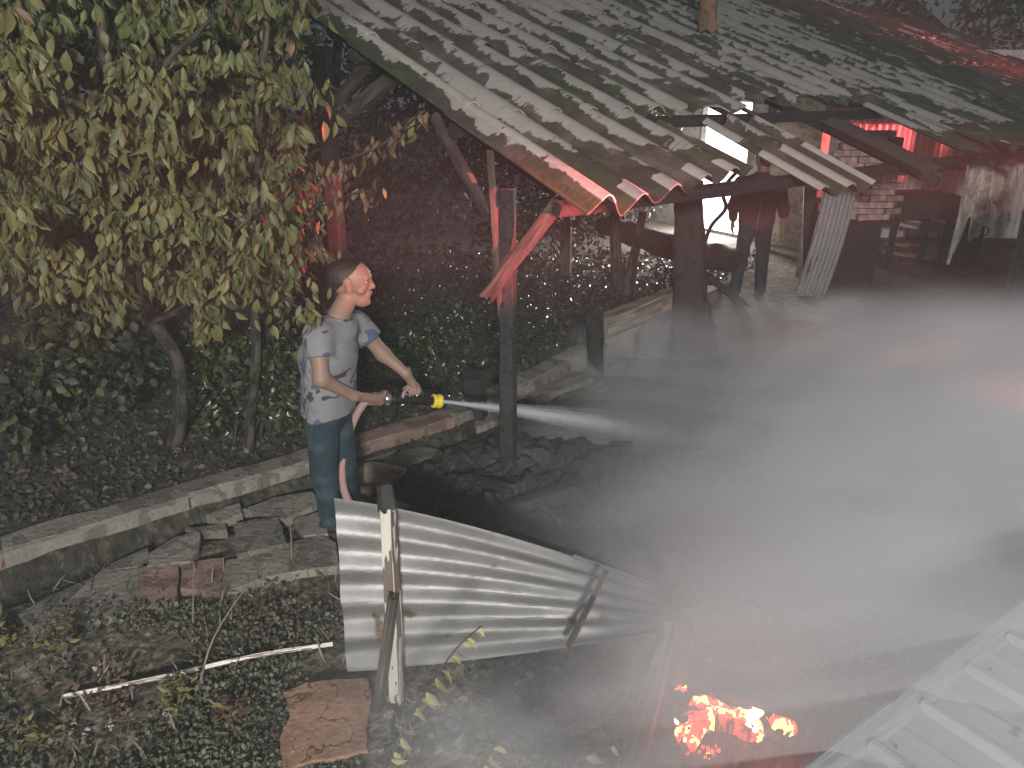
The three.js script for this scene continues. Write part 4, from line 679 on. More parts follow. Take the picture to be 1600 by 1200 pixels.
  for (const a of [aR, aL]) part('shoe', blob([[V(a.x, 0.045, a.z + 0.03), V(a.x, 0.035, a.z - 0.15), 0.045, 0.034], [V(a.x, 0.04, a.z + 0.02), V(a.x, 0.1, a.z), 0.042, 0.042]], 0.02, 0.01, (f2, x, y) => Math.max(f2, 0.004 - y)), mats.rubber, t);
}

// ---------------------------------------------------------------- trees, shrubs, weeds, litter
const leafGeo = (w, curl) => { // a pointed leaf of length 1 along +y, folded and drooping
  const rows = [[0, 0.04], [0.18, 0.6], [0.42, 1], [0.7, 0.72], [1, 0.02]], pos = [], idx = [], uv = [];
  for (const [y, k] of rows) for (const x of [-1, 0, 1]) { pos.push(x * k * w / 2, y - curl * 0.25 * y * y, -curl * y * y * 0.55 + (x ? 0.10 * k * w * 2 : 0)); uv.push(x, y); }
  for (let r = 0; r < 4; r++) for (let c = 0; c < 2; c++) { const a = r * 3 + c; idx.push(a, a + 1, a + 3, a + 1, a + 4, a + 3); }
  const g = new THREE.BufferGeometry(); g.setAttribute('position', new THREE.Float32BufferAttribute(pos, 3)); g.setAttribute('uv', new THREE.Float32BufferAttribute(uv, 2)); g.setIndex(idx); g.computeVertexNormals(); return g;
};
const leafG = [leafGeo(0.36, 0.35), leafGeo(0.42, 0.55), leafGeo(0.32, 0.8)], leafRound = leafGeo(0.72, 0.3), blade = leafGeo(0.07, 0.6);
const leafM = (r, g, b, rough = 0.6) => MP({ color: col(r, g, b), roughness: rough, transmission: 0.3, thickness: 0, side: THREE.DoubleSide });
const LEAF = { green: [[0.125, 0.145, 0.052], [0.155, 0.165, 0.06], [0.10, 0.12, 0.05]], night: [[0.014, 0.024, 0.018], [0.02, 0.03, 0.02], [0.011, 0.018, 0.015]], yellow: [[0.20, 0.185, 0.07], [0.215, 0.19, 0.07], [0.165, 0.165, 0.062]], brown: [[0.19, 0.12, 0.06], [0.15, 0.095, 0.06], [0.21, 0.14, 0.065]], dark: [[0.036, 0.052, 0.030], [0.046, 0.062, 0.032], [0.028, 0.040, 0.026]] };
const leafMats = Object.fromEntries(Object.entries(LEAF).map(([k, v]) => [k, v.map((c) => leafM(...c))]));
const white1 = leafM(1, 1, 1), glossy = leafM(1, 1, 1, 0.3);
const qd = new THREE.Quaternion(), m4 = new THREE.Matrix4();
const orient = (dir, roll) => { const y = dir.clone().normalize(), r = V(GS(), GS(), GS()), x = y.clone().cross(r).normalize(), z = x.clone().cross(y); return new THREE.Quaternion().setFromRotationMatrix(m4.makeBasis(x, y, z)); };
function leaves(root, list, nearest, name = 'foliage', mat = white1) { // the nearest leaves as parts, the rest as one stuff part; a leaf: {p, q, s, c, k}
  const eye = camera.position, inView = (p) => { const d = p.clone().sub(eye), f = -d.y * SP * 1 + -d.z * CP; const u = 800 + 1200 * d.x / f, v = 600 - 1200 * (d.y * CP - d.z * SP) / f; return u > -40 && u < 1640 && v > -40 && v < 1240; };
  list.forEach((l) => { l.d = (inView(l.p) ? 0 : 100) + l.p.distanceTo(eye) / l.s; });
  list.sort((a, b) => a.d - b.d);
  list.slice(0, nearest).forEach((l, i) => piece('leaf', l.g ?? leafG[i % 3], leafMats[l.c][i % 3], root, l.p, l.q, l.s));
  const rest = list.slice(nearest); if (!rest.length) return;
  const groups = new Map(); rest.forEach((l, i) => { const g = l.g ?? leafG[i % 2]; groups.has(g) ? groups.get(g).push(l) : groups.set(g, [l]); });
  for (const [g, ls] of groups) {
    const im = new THREE.InstancedMesh(g, mat, ls.length), c = new THREE.Color();
    ls.forEach((l, i) => { im.setMatrixAt(i, m4.compose(l.p.clone().sub(root.position), l.q, V(l.s, l.s, l.s))); const [r, gg, b] = LEAF[l.c][Math.floor(R() * 3)], k = RR(0.75, 1.25); im.setColorAt(i, c.setRGB(r * k, gg * k, b * k)); });
    im.name = name; im.userData.kind = 'stuff'; im.castShadow = im.receiveShadow = true; root.add(im);
  }
}
function spray(list, pts, o) { // drooping leaves along a twig
  const c = new THREE.CatmullRomCurve3(pts), L = c.getLength(), n = Math.round(L * o.per);
  for (let i = 0; i < n; i++) {
    const p = c.getPointAt(clamp((i + R()) / n)), w = o.w ?? 0.05; p.add(V(GS() * w, GS() * w * 0.7, GS() * w));
    const d = V(GS() * 0.42, -(o.droop ?? 1) + GS() * 0.25, GS() * 0.42 + 0.15);
    list.push({ p, q: orient(d), s: RR(0.055, 0.1) * (o.s ?? 1), c: typeof o.c === 'function' ? o.c() : o.c });
  }
}
function umbel(list, p, n, c, s = 1) { // a skirt of leaves hanging from one shoot
  for (let i = 0; i < n; i++) { const f = R() * 6.2832, o = RR(0.25, 0.75), d = V(Math.cos(f) * o, -RR(0.55, 1), Math.sin(f) * o), q = p.clone().add(V(Math.cos(f) * 0.03 * s + GS() * 0.012, RR(-0.05, 0.015), Math.sin(f) * 0.03 * s + GS() * 0.012)); list.push({ p: q, q: orient(d), s: RR(0.06, 0.11) * s, c: c() }); }
}
const pickC = (g, y, b) => () => { const r = R() * (g + y + b); return r < g ? 'green' : r < g + y ? 'yellow' : 'brown'; };
const woody = (name, pts, r, root, m = mats.bark) => part(name, tube(pts, r, Math.max(10, pts.length * 5), 7), m, root);
{ // the big drooping tree at the left
  const b = at(272, 700, 0.1), t = thing('cherry_tree', 'large tree at upper left with drooping yellow green leaves', 'tree', b), list = [];
  woody('trunk', [b, az(282, 640, b.z + 0.05), az(275, 560, b.z + 0.2), az(232, 490, b.z + 0.4), az(215, 420, b.z + 0.5), az(190, 250, b.z + 0.6), az(160, 60, b.z + 0.6), az(150, -90, b.z + 0.5)], (x) => 0.055 * (1 - 0.6 * x), t);
  woody('branch', [az(232, 505, b.z + 0.38), az(270, 490, b.z + 0.6), az(305, 455, b.z + 0.8), az(330, 400, b.z + 1), az(400, 330, b.z + 1.2)], (x) => 0.018 * (1.1 - x * 0.7), t);
  woody('branch', [az(200, 330, b.z + 0.5), az(120, 260, b.z + 0.8), az(40, 200, b.z + 1.1), az(-60, 160, b.z + 1.3)], (x) => 0.025 * (1.1 - x * 0.7), t);
  woody('branch', [az(180, 200, b.z + 0.6), az(250, 110, b.z + 1), az(330, 30, b.z + 1.3)], (x) => 0.025 * (1.1 - x * 0.7), t);
  const tw = [];
  const big = [[[205, 88, -3.7], [225, 130, -3.65], [245, 200, -3.65], [255, 250, -3.7]], [[10, 20, -3.3], [50, 60, -3.3], [70, 120, -3.35]], [[5, 70, -3.2], [40, 110, -3.2], [65, 150, -3.25]], [[0, 320, -3.2], [30, 340, -3.2], [50, 365, -3.2]], [[100, 140, -3.7], [130, 170, -3.7], [145, 200, -3.7]], [[270, 300, -3.9], [310, 305, -3.85], [345, 330, -3.9]], [[110, 250, -3.8], [130, 280, -3.8], [140, 310, -3.8]], [[250, 0, -4.2], [262, 50, -4.2], [275, 110, -4.25]], [[320, 150, -4.3], [345, 170, -4.3], [350, 200, -4.3]], [[60, 360, -3.6], [80, 400, -3.6], [110, 410, -3.6]], [[160, 350, -3.9], [185, 360, -3.9], [200, 380, -3.9]], [[260, 430, -4.2], [290, 430, -4.2], [300, 450, -4.2]], [[310, 480, -4.1], [325, 490, -4.1], [330, 505, -4.1]]];
  for (const pts of big) { const q = pts.map((a) => az(...a)); spray(list, q, { per: 110, w: 0.055, s: 1.15, c: pickC(1.4, 2, 0) }); tw.push(tube([q[0].clone().add(V(-0.15, 0.12, -0.2)), ...q], 0.004, 12, 5)); }
  for (let i = 0; i < 300; i++) {
    const u = RR(-130, 470), v = RR(-120, 445), z = RR(-5.5, -3.6); if (u > 340 && v < 60 && R() < 0.5) continue;
    const a = az(u, v, z), dx = RR(-0.18, 0.18), q = [a, a.clone().add(V(dx * 0.6, -0.03, 0.04)), a.clone().add(V(dx, -RR(0.1, 0.24), 0.07))];
    spray(list, q, { per: 75, w: 0.05, s: 1.05, c: pickC(2.4, 1.4, 0) });
    if (i % 4 === 0) tw.push(tube([a.clone().add(V(RR(-0.2, 0.2), 0.1, -0.15)), ...q], 0.0035, 8, 4));
  }
  for (const [u, v, z] of [[15, 25, -3.3], [45, 75, -3.3], [25, 130, -3.3], [95, 175, -3.7], [135, 195, -3.7], [65, 205, -3.7], [215, 100, -3.65], [225, 150, -3.65], [240, 215, -3.65], [10, 335, -3.2], [45, 345, -3.25], [120, 270, -3.7], [295, 330, -3.8], [320, 350, -3.8], [270, 355, -3.85], [190, 355, -3.9], [75, 395, -3.7], [110, 410, -3.7], [260, 60, -4.1], [300, 20, -4.1], [345, 190, -4.2], [330, 120, -4.3], [285, 450, -4.1], [325, 500, -4.05], [150, 300, -4]]) for (let k = 0; k < 2; k++) umbel(list, az(u + GS() * 10, v - 12 + GS() * 8, z + GS() * 0.05), 30, pickC(1.2, 2, 0.04), 1.15);
  for (let i = 0; i < 330; i++) umbel(list, az(RR(-130, 465), RR(-120, 430), RR(-5.6, -3.7)), 26, R() < 0.8 ? pickC(4, 1.4, 0) : pickC(1, 2, 0.1));
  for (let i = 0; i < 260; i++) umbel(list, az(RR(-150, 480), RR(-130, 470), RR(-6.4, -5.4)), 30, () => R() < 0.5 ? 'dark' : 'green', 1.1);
  part('twigs', merge(tw), mats.bark, t, 'stuff');
  leaves(t, list, 290);
}
{ // the scorched tree with brown branches
  const b = at(388, 706, 0.1), t = thing('scorched_tree', 'slender tree with scorched brown leaves on long drooping branches left of the shed', 'tree', b), list = [], tw = [];
  woody('trunk', [b, az(392, 640, b.z + 0.05), az(400, 560, b.z + 0.1), az(396, 440, b.z + 0.3), az(400, 250, b.z + 0.6), az(415, 60, b.z + 0.7), az(430, -80, b.z + 0.7)], (x) => 0.035 * (1.1 - 0.7 * x), t);
  const br = [
    [[[455, -20, -4.5], [425, 30, -4.5], [412, 80, -4.5], [405, 150, -4.5], [400, 210, -4.5], [398, 250, -4.5]], 120, 0.075, pickC(0.5, 1.2, 1.3)],
    [[[440, 10, -4.4], [440, 60, -4.4], [445, 110, -4.4]], 90, 0.06, pickC(0.6, 1.6, 0.8)],
    [[[380, 290, -4.4], [430, 285, -4.4], [480, 282, -4.4], [540, 250, -4.4], [590, 230, -4.4], [630, 200, -4.4], [664, 172, -4.4]], 85, 0.04, pickC(0.1, 0.6, 2)],
    [[[370, 380, -4.2], [420, 385, -4.2], [470, 385, -4.2], [505, 392, -4.2], [530, 408, -4.2]], 110, 0.045, pickC(0.1, 1, 2)],
    [[[290, 400, -4.2], [320, 400, -4.2], [350, 395, -4.2], [385, 385, -4.2]], 80, 0.05, pickC(0.5, 1, 1)],
    [[[395, 300, -4.5], [420, 330, -4.5], [440, 350, -4.5], [490, 345, -4.5]], 90, 0.07, pickC(0.4, 0.5, 1.6)],
    [[[440, 300, -4.5], [500, 320, -4.5], [560, 300, -4.5], [590, 300, -4.5]], 60, 0.05, pickC(1, 0.4, 0.7)],
    [[[462, 478, -3.75], [478, 486, -3.74], [495, 495, -3.74]], 160, 0.03, () => 'yellow'],
    [[[305, 460, -4], [318, 490, -4], [325, 505, -4]], 90, 0.03, pickC(0.4, 1, 0.2)],
  ];
  for (const [pts, per, w, c] of br) { const q = pts.map((a) => az(...a)); spray(list, q, { per, w, c, s: 1, droop: 1 }); tw.push(tube(q.length > 3 ? q : [q[0].clone().add(V(-0.25, 0.05, -0.3)), ...q], 0.006, 20, 5)); }
  for (let i = 0; i < 60; i++) { const a = az(RR(360, 480), RR(-60, 420), RR(-5.4, -4.4)); spray(list, [a, a.clone().add(V(RR(-0.1, 0.1), -0.1, 0.05)), a.clone().add(V(RR(-0.15, 0.15), -0.25, 0.05))], { per: 45, w: 0.06, c: pickC(1.4, 0.6, 0.8) }); }
  part('twigs', merge(tw), mats.bark, t, 'stuff');
  leaves(t, list, 290);
}
function bush(name, label, cat, base, blobs, n, size, c, o = {}) {
  const t = thing(name, label, cat, base), list = [], tw = [];
  for (let i = 0; i < n; i++) {
    const [x, y, z, rx, ry, rz] = blobs[Math.floor(R() * blobs.length)], d = V(GS(), GS(), GS()).normalize(), k = Math.pow(R(), 0.45), p = V(x + d.x * rx * k, y + d.y * ry * k, z + d.z * rz * k);
    const hole = n3(p.x * (o.hf ?? 3), p.y * (o.hf ?? 3), p.z * (o.hf ?? 3)); if (hole < 0.36 || p.y < 0.05) continue;
    list.push({ p, q: orient(V(GS() + d.x * 0.6, GS() - 0.3, GS() + 0.4)), s: size * RR(0.7, 1.3), c: typeof c === 'function' ? c() : c, g: o.g });
  }
  for (let i = 0; i < (o.stems ?? 6); i++) { const [x, y, z, rx, ry] = blobs[i % blobs.length], a = V(base.x + GS() * 0.12, 0, base.z + GS() * 0.12), e = V(x + GS() * rx * 0.4, y + ry * 0.5, z); tw.push(tube([a, a.clone().lerp(e, 0.4).add(V(GS() * 0.05, 0.1, GS() * 0.05)), e], o.sr ?? 0.012, 12, 6)); }
  part('stems', merge(tw), mats.bark, t, 'stuff');
  leaves(t, list, o.near ?? 0, 'foliage', o.m ?? white1);
  return t;
}
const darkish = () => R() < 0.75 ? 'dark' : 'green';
{
  const A = (u, v, z, rx, ry, rz) => [...az(u, v, z).toArray(), rx, ry, rz];
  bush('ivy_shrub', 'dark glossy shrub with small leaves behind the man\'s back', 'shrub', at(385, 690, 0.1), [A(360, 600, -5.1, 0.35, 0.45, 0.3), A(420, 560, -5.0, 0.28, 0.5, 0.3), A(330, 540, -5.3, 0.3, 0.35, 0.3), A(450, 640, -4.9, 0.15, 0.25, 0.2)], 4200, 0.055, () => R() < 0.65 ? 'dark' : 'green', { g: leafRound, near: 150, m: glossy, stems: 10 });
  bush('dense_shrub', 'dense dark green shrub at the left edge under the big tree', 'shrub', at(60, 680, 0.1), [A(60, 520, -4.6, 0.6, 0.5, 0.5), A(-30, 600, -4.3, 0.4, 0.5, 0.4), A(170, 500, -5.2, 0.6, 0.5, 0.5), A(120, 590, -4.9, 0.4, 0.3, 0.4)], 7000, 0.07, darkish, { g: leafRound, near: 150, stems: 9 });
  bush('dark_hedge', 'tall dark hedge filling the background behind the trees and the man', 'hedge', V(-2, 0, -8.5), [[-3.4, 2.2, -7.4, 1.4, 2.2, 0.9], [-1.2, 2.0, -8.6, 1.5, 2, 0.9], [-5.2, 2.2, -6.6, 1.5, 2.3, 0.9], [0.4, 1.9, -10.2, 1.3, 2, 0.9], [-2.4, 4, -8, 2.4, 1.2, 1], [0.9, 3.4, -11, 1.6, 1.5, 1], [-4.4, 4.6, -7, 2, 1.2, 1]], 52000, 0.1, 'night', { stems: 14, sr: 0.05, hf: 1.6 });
  bush('low_ivy', 'low leafy ivy on the soil between the man and the shed post', 'ground plant', at(660, 545, 0.1), [A(660, 530, -6.6, 0.4, 0.25, 0.4), A(720, 520, -7, 0.4, 0.3, 0.4), A(610, 560, -6.3, 0.4, 0.3, 0.3)], 1500, 0.06, darkish, { g: leafRound, m: glossy });
  bush('far_tree', 'dark tree behind the upper right end of the roof', 'tree', V(13, 0, -16), [[12, 4.5, -16, 3, 2.2, 2], [16, 5, -15, 3, 2.5, 2], [9, 4, -18, 3, 2, 2], [19, 4, -13, 3, 3, 2], [12, 1.5, -17, 4, 1.6, 1.5], [19, 1.5, -14, 3, 1.6, 1.5]], 26000, 0.2, darkish, { stems: 8, sr: 0.12, hf: 0.8 });
  bush('far_hedge', 'dark hedge left of the pale house behind the roof corner', 'hedge', V(2.2, 0, -15), [[1.6, 1.5, -14.2, 1.4, 1.7, 0.8], [3, 3.4, -16, 2, 1.2, 1]], 9000, 0.13, 'night', { stems: 6, sr: 0.06, hf: 1.4 });
}
{ // sprigs close to the camera
  const sprig = (pts, label, n, c) => {
    const q = pts.map((a) => az(...a)), t = thing('leafy_sprig', label, 'plant', q[q.length - 1]), cv = new THREE.CatmullRomCurve3(q);
    woody('stem', q, (x) => 0.0025 + 0.003 * x, t);
    for (let i = 0; i < n; i++) { const x = (i + 0.4) / n, p = cv.getPointAt(x), tg = cv.getTangentAt(x), s = i % 2 ? 1 : -1; piece('leaf', leafG[i % 3], c[i % c.length], t, p, orient(V(0.8 + 0.35 * s, -0.35 + 0.25 * s + GS() * 0.12, 0.25 + GS() * 0.3)), RR(0.055, 0.08) * (0.6 + 0.4 * Math.min(1, x * 4))); }
  };
  const pale = [leafM(0.36, 0.36, 0.17), leafM(0.42, 0.4, 0.2), leafM(0.3, 0.31, 0.14)], redd = [leafM(0.36, 0.36, 0.17), leafM(0.42, 0.2, 0.14), leafM(0.32, 0.34, 0.15)];
  sprig([[752, 978, -2.1], [716, 1010, -2.1], [672, 1070, -2.05], [636, 1130, -2.0], [596, 1215, -1.95]], 'arching sprig of pale pointed leaves in front of the corrugated sheet', 22, pale);
  sprig([[962, 1162, -1.9], [935, 1172, -1.9], [895, 1195, -1.9], [880, 1230, -1.9]], 'sprig with pale and reddish leaves at the bottom edge near the leaning board', 8, redd);
  sprig([[778, 1160, -1.95], [765, 1178, -1.95], [748, 1215, -1.95]], 'small pale sprig at the bottom edge between two larger sprigs', 7, pale);
}
{ // weeds at the lower left, too many to count
  const W = (name, n, g, cols, place, smin, smax, up, m = white1) => { const im = new THREE.InstancedMesh(g, m, n), c = new THREE.Color(); for (let i = 0; i < n; i++) { const p = place(i), k = RR(0.7, 1.3), cc = cols[Math.floor(R() * cols.length)], s = RR(smin, smax); im.setMatrixAt(i, m4.compose(p, orient(V(GS() * 0.7, up + GS() * 0.4, GS() * 0.7)), V(s, s, s))); im.setColorAt(i, c.setRGB(cc[0] * k, cc[1] * k, cc[2] * k)); } im.name = numbered(name); im.castShadow = im.receiveShadow = true; scene.add(im); return im; };
  const yard = () => { for (let k = 0; k < 60; k++) { const p = at(RR(-60, 640), RR(960, 1260)); p.y = groundY(p.x, p.z); if (n3(p.x * 2.5, 3, p.z * 2.5) > RR(0.3, 0.6)) return p; } return at(100, 1100); };
  const gs = () => { const p = at(RR(-60, 560), RR(900, 1240)); p.y = groundY(p.x, p.z); return p; };
  tag(W('weeds', 9000, leafRound, [[0.12, 0.12, 0.085], [0.10, 0.105, 0.075], [0.145, 0.14, 0.095]], () => { const p = yard(); p.y += RR(0.005, 0.07); return p; }, 0.012, 0.032, 0.5), 'low grey green weeds covering the ground at lower left', 'weeds', null, 'stuff');
  tag(W('dry_grass', 520, blade, [[0.2, 0.18, 0.12], [0.15, 0.14, 0.09], [0.26, 0.22, 0.14]], gs, 0.05, 0.16, 1.0), 'thin dry grass blades scattered over the lower left ground', 'grass', null, 'stuff');
  tag(W('red_weeds', 300, leafRound, [[0.13, 0.085, 0.075], [0.15, 0.095, 0.085]], () => { const [u, v] = [[105, 1070], [175, 1110], [180, 1085], [440, 960], [420, 985]][Math.floor(R() * 5)], p = at(u + GS() * 22, v + GS() * 22); p.y = groundY(p.x, p.z) + RR(0.01, 0.1); return p; }, 0.02, 0.04, 0.3), 'reddish weed leaves in patches along the white bar', 'weeds', null, 'stuff');
  for (const [u, v, r, h, label, cs] of [[20, 1015, 0.16, 0.3, 'yellow green weed at the left edge of the yard', 'yellow'], [95, 1030, 0.1, 0.22, 'small bright weed right of the weed at the left edge', 'yellow'], [275, 1110, 0.1, 0.18, 'yellowish weed tuft below the middle of the white bar', 'yellow'], [375, 1130, 0.09, 0.2, 'weed with orange tinged leaves left of the rusty plate', 'brown'], [60, 1160, 0.16, 0.2, 'weed clump in the bottom left corner', 'yellow']]) {
    const b = at(u, v), t = thing('weed', label, 'weed', b), list = [], tw = [];
    for (let i = 0; i < 5; i++) { const e = b.clone().add(V(GS() * r * 0.6, h * RR(0.5, 1), GS() * r * 0.6)); tw.push(tube([b, b.clone().lerp(e, 0.5).add(V(0, 0.03, 0)), e], 0.003, 6, 4)); for (let k = 0; k < 16; k++) list.push({ p: b.clone().lerp(e, RR(0.2, 1)).add(V(GS() * 0.02, 0, GS() * 0.02)), q: orient(V(GS(), 0.1 + GS() * 0.4, GS())), s: RR(0.03, 0.06), c: cs }); }
    part('stems', merge(tw), mats.bark, t, 'stuff'); leaves(t, list, 60);
  }
  for (const [pts, label] of [[[[310, 1090, 0.05], [340, 1040, 0.25], [420, 960, 0.5]], 'long bent dry twig rising from the weeds beside the bar'], [[[300, 1010, 0], [305, 980, 0.12], [310, 930, 0.3]], 'upright dry twig in the yard below the paving'], [[[455, 910, 0], [458, 870, 0.15], [453, 825, 0.33]], 'thin pale twig by the man\'s foot']]) tag(part('dry_twig', tube(pts.map(([u, v, h]) => at(u, v + h * 0, 0).add(V(0, h * 0.6, 0))), (x) => 0.005 * (1.1 - 0.8 * x), 14, 5), mats.woodPale), label, 'twig');
  // leaf litter and wet leaves
  const bed = (u0, u1, v0, v1) => () => { for (let k = 0; k < 30; k++) { const p = at(RR(u0, u1), RR(v0, v1)); if (ditchSide(p.x, p.z) > -0.14) continue; p.y = groundY(p.x, p.z) + RR(0.006, 0.02); return p; } return at(300, 640, 0.12); };
  const wet = leafM(1, 1, 1, 0.16);
  tag(W('leaf_litter', 4200, leafRound, [[0.10, 0.085, 0.06], [0.07, 0.06, 0.045], [0.16, 0.14, 0.09], [0.05, 0.045, 0.035]], bed(-60, 700, 560, 850), 0.03, 0.06, 0.15), 'fallen leaves on the dark soil under the trees', 'leaf litter', null, 'stuff');
  tag(W('wet_leaf_litter', 9000, leafRound, [[0.07, 0.065, 0.055], [0.05, 0.045, 0.04], [0.11, 0.10, 0.085]], bed(560, 1180, 395, 660), 0.04, 0.09, 0.12, wet), 'wet fallen leaves glittering in the light of the doorway', 'leaf litter', null, 'stuff');
  tag(W('ash_litter', 2200, leafRound, [[0.03, 0.03, 0.032], [0.05, 0.05, 0.05], [0.09, 0.09, 0.09]], () => { const p = at(RR(600, 1500), RR(660, 1180)); p.y = groundY(p.x, p.z) + 0.01; return p; }, 0.03, 0.08, 0.1), 'ash and burnt scraps covering the ground under the smoke', 'ash', null, 'stuff');
  tag(W('white_scraps', 46, leafRound, [[0.5, 0.5, 0.48]], (i) => { const p = at(...[[172, 1140], [118, 1148], [135, 1152], [155, 1052], [335, 1145], [28, 1168], [262, 1130]][i % 7].map((x) => x + GS() * 4)); p.y = groundY(p.x, p.z) + 0.02; return p; }, 0.012, 0.025, 0.2), 'tiny white scraps lying among the weeds', 'scraps', null, 'stuff');
}

// ---------------------------------------------------------------- smoke: thin veils through the depth of the cloud, as dense as the smoke is where they hang
{
  const caps = [ // [from, to, radius from, radius to, density per metre]
    [V(1.0, 0.1, -2.7), V(2.3, 0.45, -4.4), 0.45, 0.9, 0.75], [V(1.4, 0.2, -3.4), V(4.4, 0.35, -6.4), 0.7, 1.2, 0.45], [V(1.2, 0.05, -4.5), V(3.8, 0.2, -8.4), 0.5, 0.85, 0.5], [V(1.1, 0.2, -6.4), V(3.2, 0.2, -8.0), 0.45, 0.7, 0.5],
    [V(1.2, 0.7, -1.7), V(3.4, 0.75, -3.6), 0.75, 1.2, 0.42], [az(1180, 1010, -2.35), az(1330, 760, -3.4), 0.16, 0.3, 0.9], [az(1330, 760, -3.4), az(1420, 560, -4.6), 0.3, 0.45, 0.6], [V(4.2, 0.5, -6), V(8.0, 0.7, -9.0), 1.1, 1.8, 0.12], [V(0.2, 0.15, -2.6), V(1.0, 0.3, -3.0), 0.5, 0.7, 0.5], [V(0.0, 0.5, -1.6), V(1.3, 0.5, -1.8), 0.5, 0.62, 1.0],
    [V(0.75, 0.12, -6.5), V(1.25, 0.2, -6.7), 0.26, 0.4, 3.6], [V(-0.1, 0.1, -4.7), V(1.4, 0.15, -5.6), 0.2, 0.45, 0.3],
  ].map(([a, b, r0, r1, k]) => ({ a, d: b.clone().sub(a), r0, r1, k }));
  for (const c of caps) c.l2 = c.d.lengthSq();
  const rho = (x, y, z) => {
    const w = fbm(x * 0.55 + 7, y * 0.55, z * 0.55 + 3, 2) - 0.5, X = x + w * 0.9, Y = y + w * 0.35; let s = 0;
    for (const c of caps) { const px = X - c.a.x, py = Y - c.a.y, pz = z - c.a.z, t = clamp((px * c.d.x + py * c.d.y + pz * c.d.z) / c.l2), r = lerp(c.r0, c.r1, t), q = ((px - c.d.x * t) ** 2 + ((py - c.d.y * t) * 1.5) ** 2 + (pz - c.d.z * t) ** 2) / (r * r); if (q < 5) s += c.k * Math.exp(-q * 1.1); }
    const n = fbm((x - z * 0.35) * 1.1, (y - x * 0.35) * 1.6, (z + x * 0.5) * 0.8, 4);
    const top = 2.42 + 0.27 * z + 0.35 * (n - 0.5);
    return s * (0.08 + 0.92 * sst(0.33, 0.63, n)) * 1.9 * (1 - sst(top - 0.45, top + 0.25, y));
  };
  const smokeMat = MP({ color: col(0.74, 0.765, 0.80), vertexColors: true, transparent: true, opacity: 0.28, transmission: 0.5, thickness: 0, roughness: 1, specularIntensity: 0, side: THREE.DoubleSide });
  const zs = []; for (let z = -1.2, k = 0; z > -11; k++) { zs.push(z); z -= 0.27 + 0.026 * k; }
  const pos = [], cl = [], idx = [];
  zs.forEach((z0, li) => {
    const step = li + 1 < zs.length ? z0 - zs[li + 1] : 0.7, x0 = -1.2 - 0.05 * li, x1 = -z0 * 0.85 + 1.2, y1 = Math.min(3.2, 1.8 + 0.02 * li), nx = 74, ny = 46, base = pos.length / 3;
    for (let j = 0; j <= ny; j++) for (let i = 0; i <= nx; i++) {
      const x = lerp(x0, x1, i / nx), y = lerp(0.02, y1, j / ny), z = z0 + 0.22 * x - 0.1 * x0 * 0 + step * 0.8 * (fbm(x * 0.9 + li * 3, y * 0.9, li * 5, 2) - 0.5);
      const edge = sst(0, 0.12, i / nx) * sst(0, 0.1, 1 - i / nx) * sst(0, 0.2, 1 - j / ny);
      const a = 1 - Math.exp(-rho(x, y, z) * step * SMOKE * edge);
      pos.push(x, y, z); cl.push(1, 1, 1, Math.min(1, a / 0.28));
    }
    for (let j = 0; j < ny; j++) for (let i = 0; i < nx; i++) { const a = base + j * (nx + 1) + i, b = a + nx + 1; if (Math.max(cl[a * 4 + 3], cl[a * 4 + 7], cl[b * 4 + 3], cl[b * 4 + 7]) > 0.004) idx.push(a, a + 1, b, a + 1, b + 1, b); }
  });
  const g = new THREE.BufferGeometry(); g.setAttribute('position', new THREE.Float32BufferAttribute(pos, 3)); g.setAttribute('color', new THREE.Float32BufferAttribute(cl, 4)); g.setIndex(idx); g.computeVertexNormals();
  const o = part('smoke_cloud', g, smokeMat); o.castShadow = false;
  tag(o, 'thick grey smoke drifting from the burnt ground to the right', 'smoke', null, 'stuff');
}
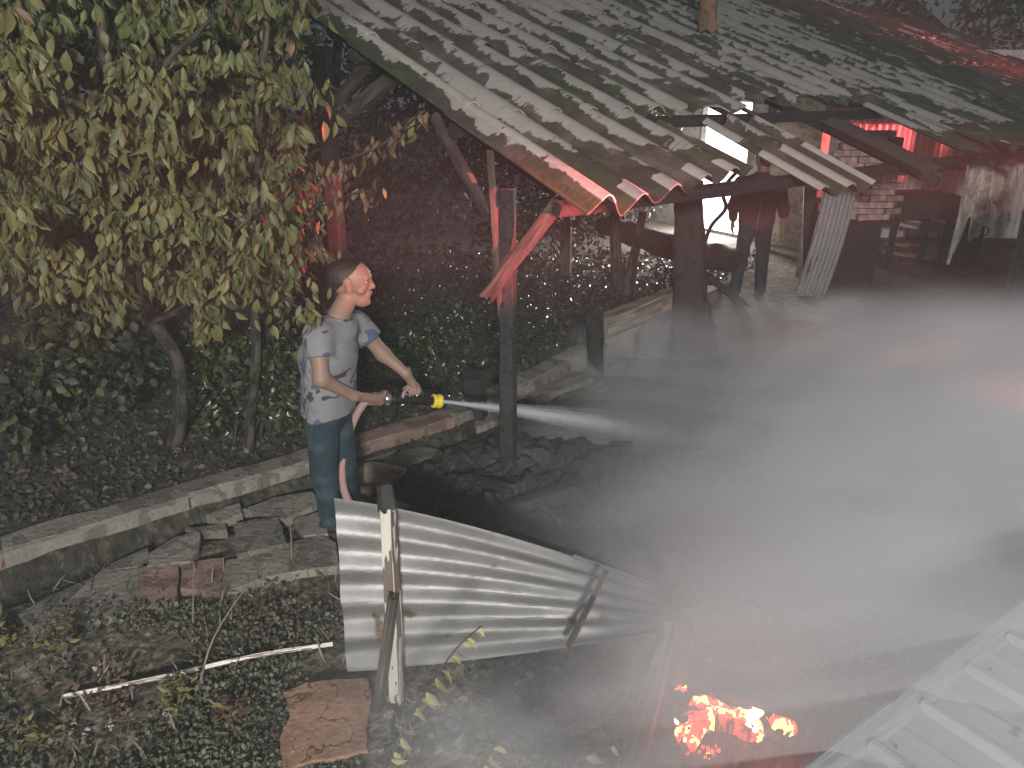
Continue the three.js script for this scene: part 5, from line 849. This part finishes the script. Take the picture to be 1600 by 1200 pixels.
// ---------------------------------------------------------------- lamps outside the frame: the work lamp that lights the yard, the red beacon of the fire engine, an added second beacon
{
  const p = V(...LAMP_AT), to = V(0.6, 0.4, -5), d = to.clone().sub(p).normalize(), t = thing('work_lamp', 'wide work lamp on a stand behind the camera', 'work lamp', [p.x - 0.9, 0, p.z + 0.5]);
  part('pole', timber(V(p.x - 0.9, 0, p.z + 0.5), V(p.x - 0.9, p.y + 0.1, p.z + 0.5), 0.12, 0.12, { round: true, rough: 0.01, step: 1 }), mats.wallMetal, t);
  part('arm', tube([V(p.x - 0.9, p.y, p.z + 0.5), V(p.x - 0.5, p.y + 0.05, p.z + 0.3), p.clone().addScaledVector(d, -0.1)], 0.03, 14, 8), mats.wallMetal, t);
  const q = new THREE.Quaternion().setFromUnitVectors(V(0, 0, 1), d);
  piece('lamp_head', new THREE.BoxGeometry(LAMP_W, LAMP_H, 0.1), mats.wallMetal, t, p.clone().addScaledVector(d, -0.06), q);
  piece('lamp_glass', new THREE.BoxGeometry(LAMP_W - 0.06, LAMP_H - 0.06, 0.012), M({ color: col(0.8, 0.8, 0.8), emissive: col(1, 0.95, 0.87), emissiveIntensity: 3 }), t, p.clone().addScaledVector(d, -0.003), q);
  const l = new THREE.RectAreaLight(0xfffaf3, LAMP_POWER, LAMP_W - 0.06, LAMP_H - 0.06); l.name = 'work_lamp_light'; l.position.copy(p).addScaledVector(d, 0.012); scene.add(l); l.lookAt(to);
}
for (const [P, label, beams] of [
  [BEACON_AT, 'red rotating beacon on a pole behind the right end of the shed', [[V(1.0, 2.0, -4.1), 2.7, 4200], [V(6.6, 2.3, -12.2), 20, 420]]],
  [ADDED_BEACON_AT, 'added red beacon right of the near metal roof, aimed at the shed post and the man', [[V(-0.18, 1.7, -4.52), 4.6, 800], [V(-0.87, 1.5, -4.05), 1.5, 90]]],
]) {
  const p = V(...P), t = thing('red_beacon', label, 'beacon', [p.x, 0, p.z]);
  part('pole', timber(V(p.x, 0, p.z), V(p.x, p.y - 0.14, p.z), 0.08, 0.08, { round: true, rough: 0.01, step: 1 }), mats.wallMetal, t);
  part('base', new THREE.CylinderGeometry(0.12, 0.13, 0.06, 20).translate(p.x, p.y - 0.12, p.z), mats.black, t);
  part('beacon_lamp', new THREE.LatheGeometry([[0, -0.09], [0.1, -0.09], [0.105, 0.02], [0.085, 0.08], [0, 0.11]].map((a) => new THREE.Vector2(...a)), 24).translate(p.x, p.y, p.z), M({ color: col(0.3, 0.01, 0.01), emissive: col(3, 0.12, 0.1), emissiveIntensity: 1 }), t);
  for (const [to, ang, pw] of beams) { // separate narrow beams, added and aimed at the parts that should look red
    const l = new THREE.SpotLight(col(1, 0.13, 0.14), pw, 0, ang * Math.PI / 180, 0.5); l.name = 'beacon_light'; l.position.copy(p); l.target.position.copy(to); l.castShadow = true; l.shadow.radius = 0.7; scene.add(l, l.target);
  }
}
scene.traverse((o) => { if (o.isMesh && o.name !== 'smoke_cloud') o.castShadow = o.receiveShadow = true; });
renderer.render(scene, camera);
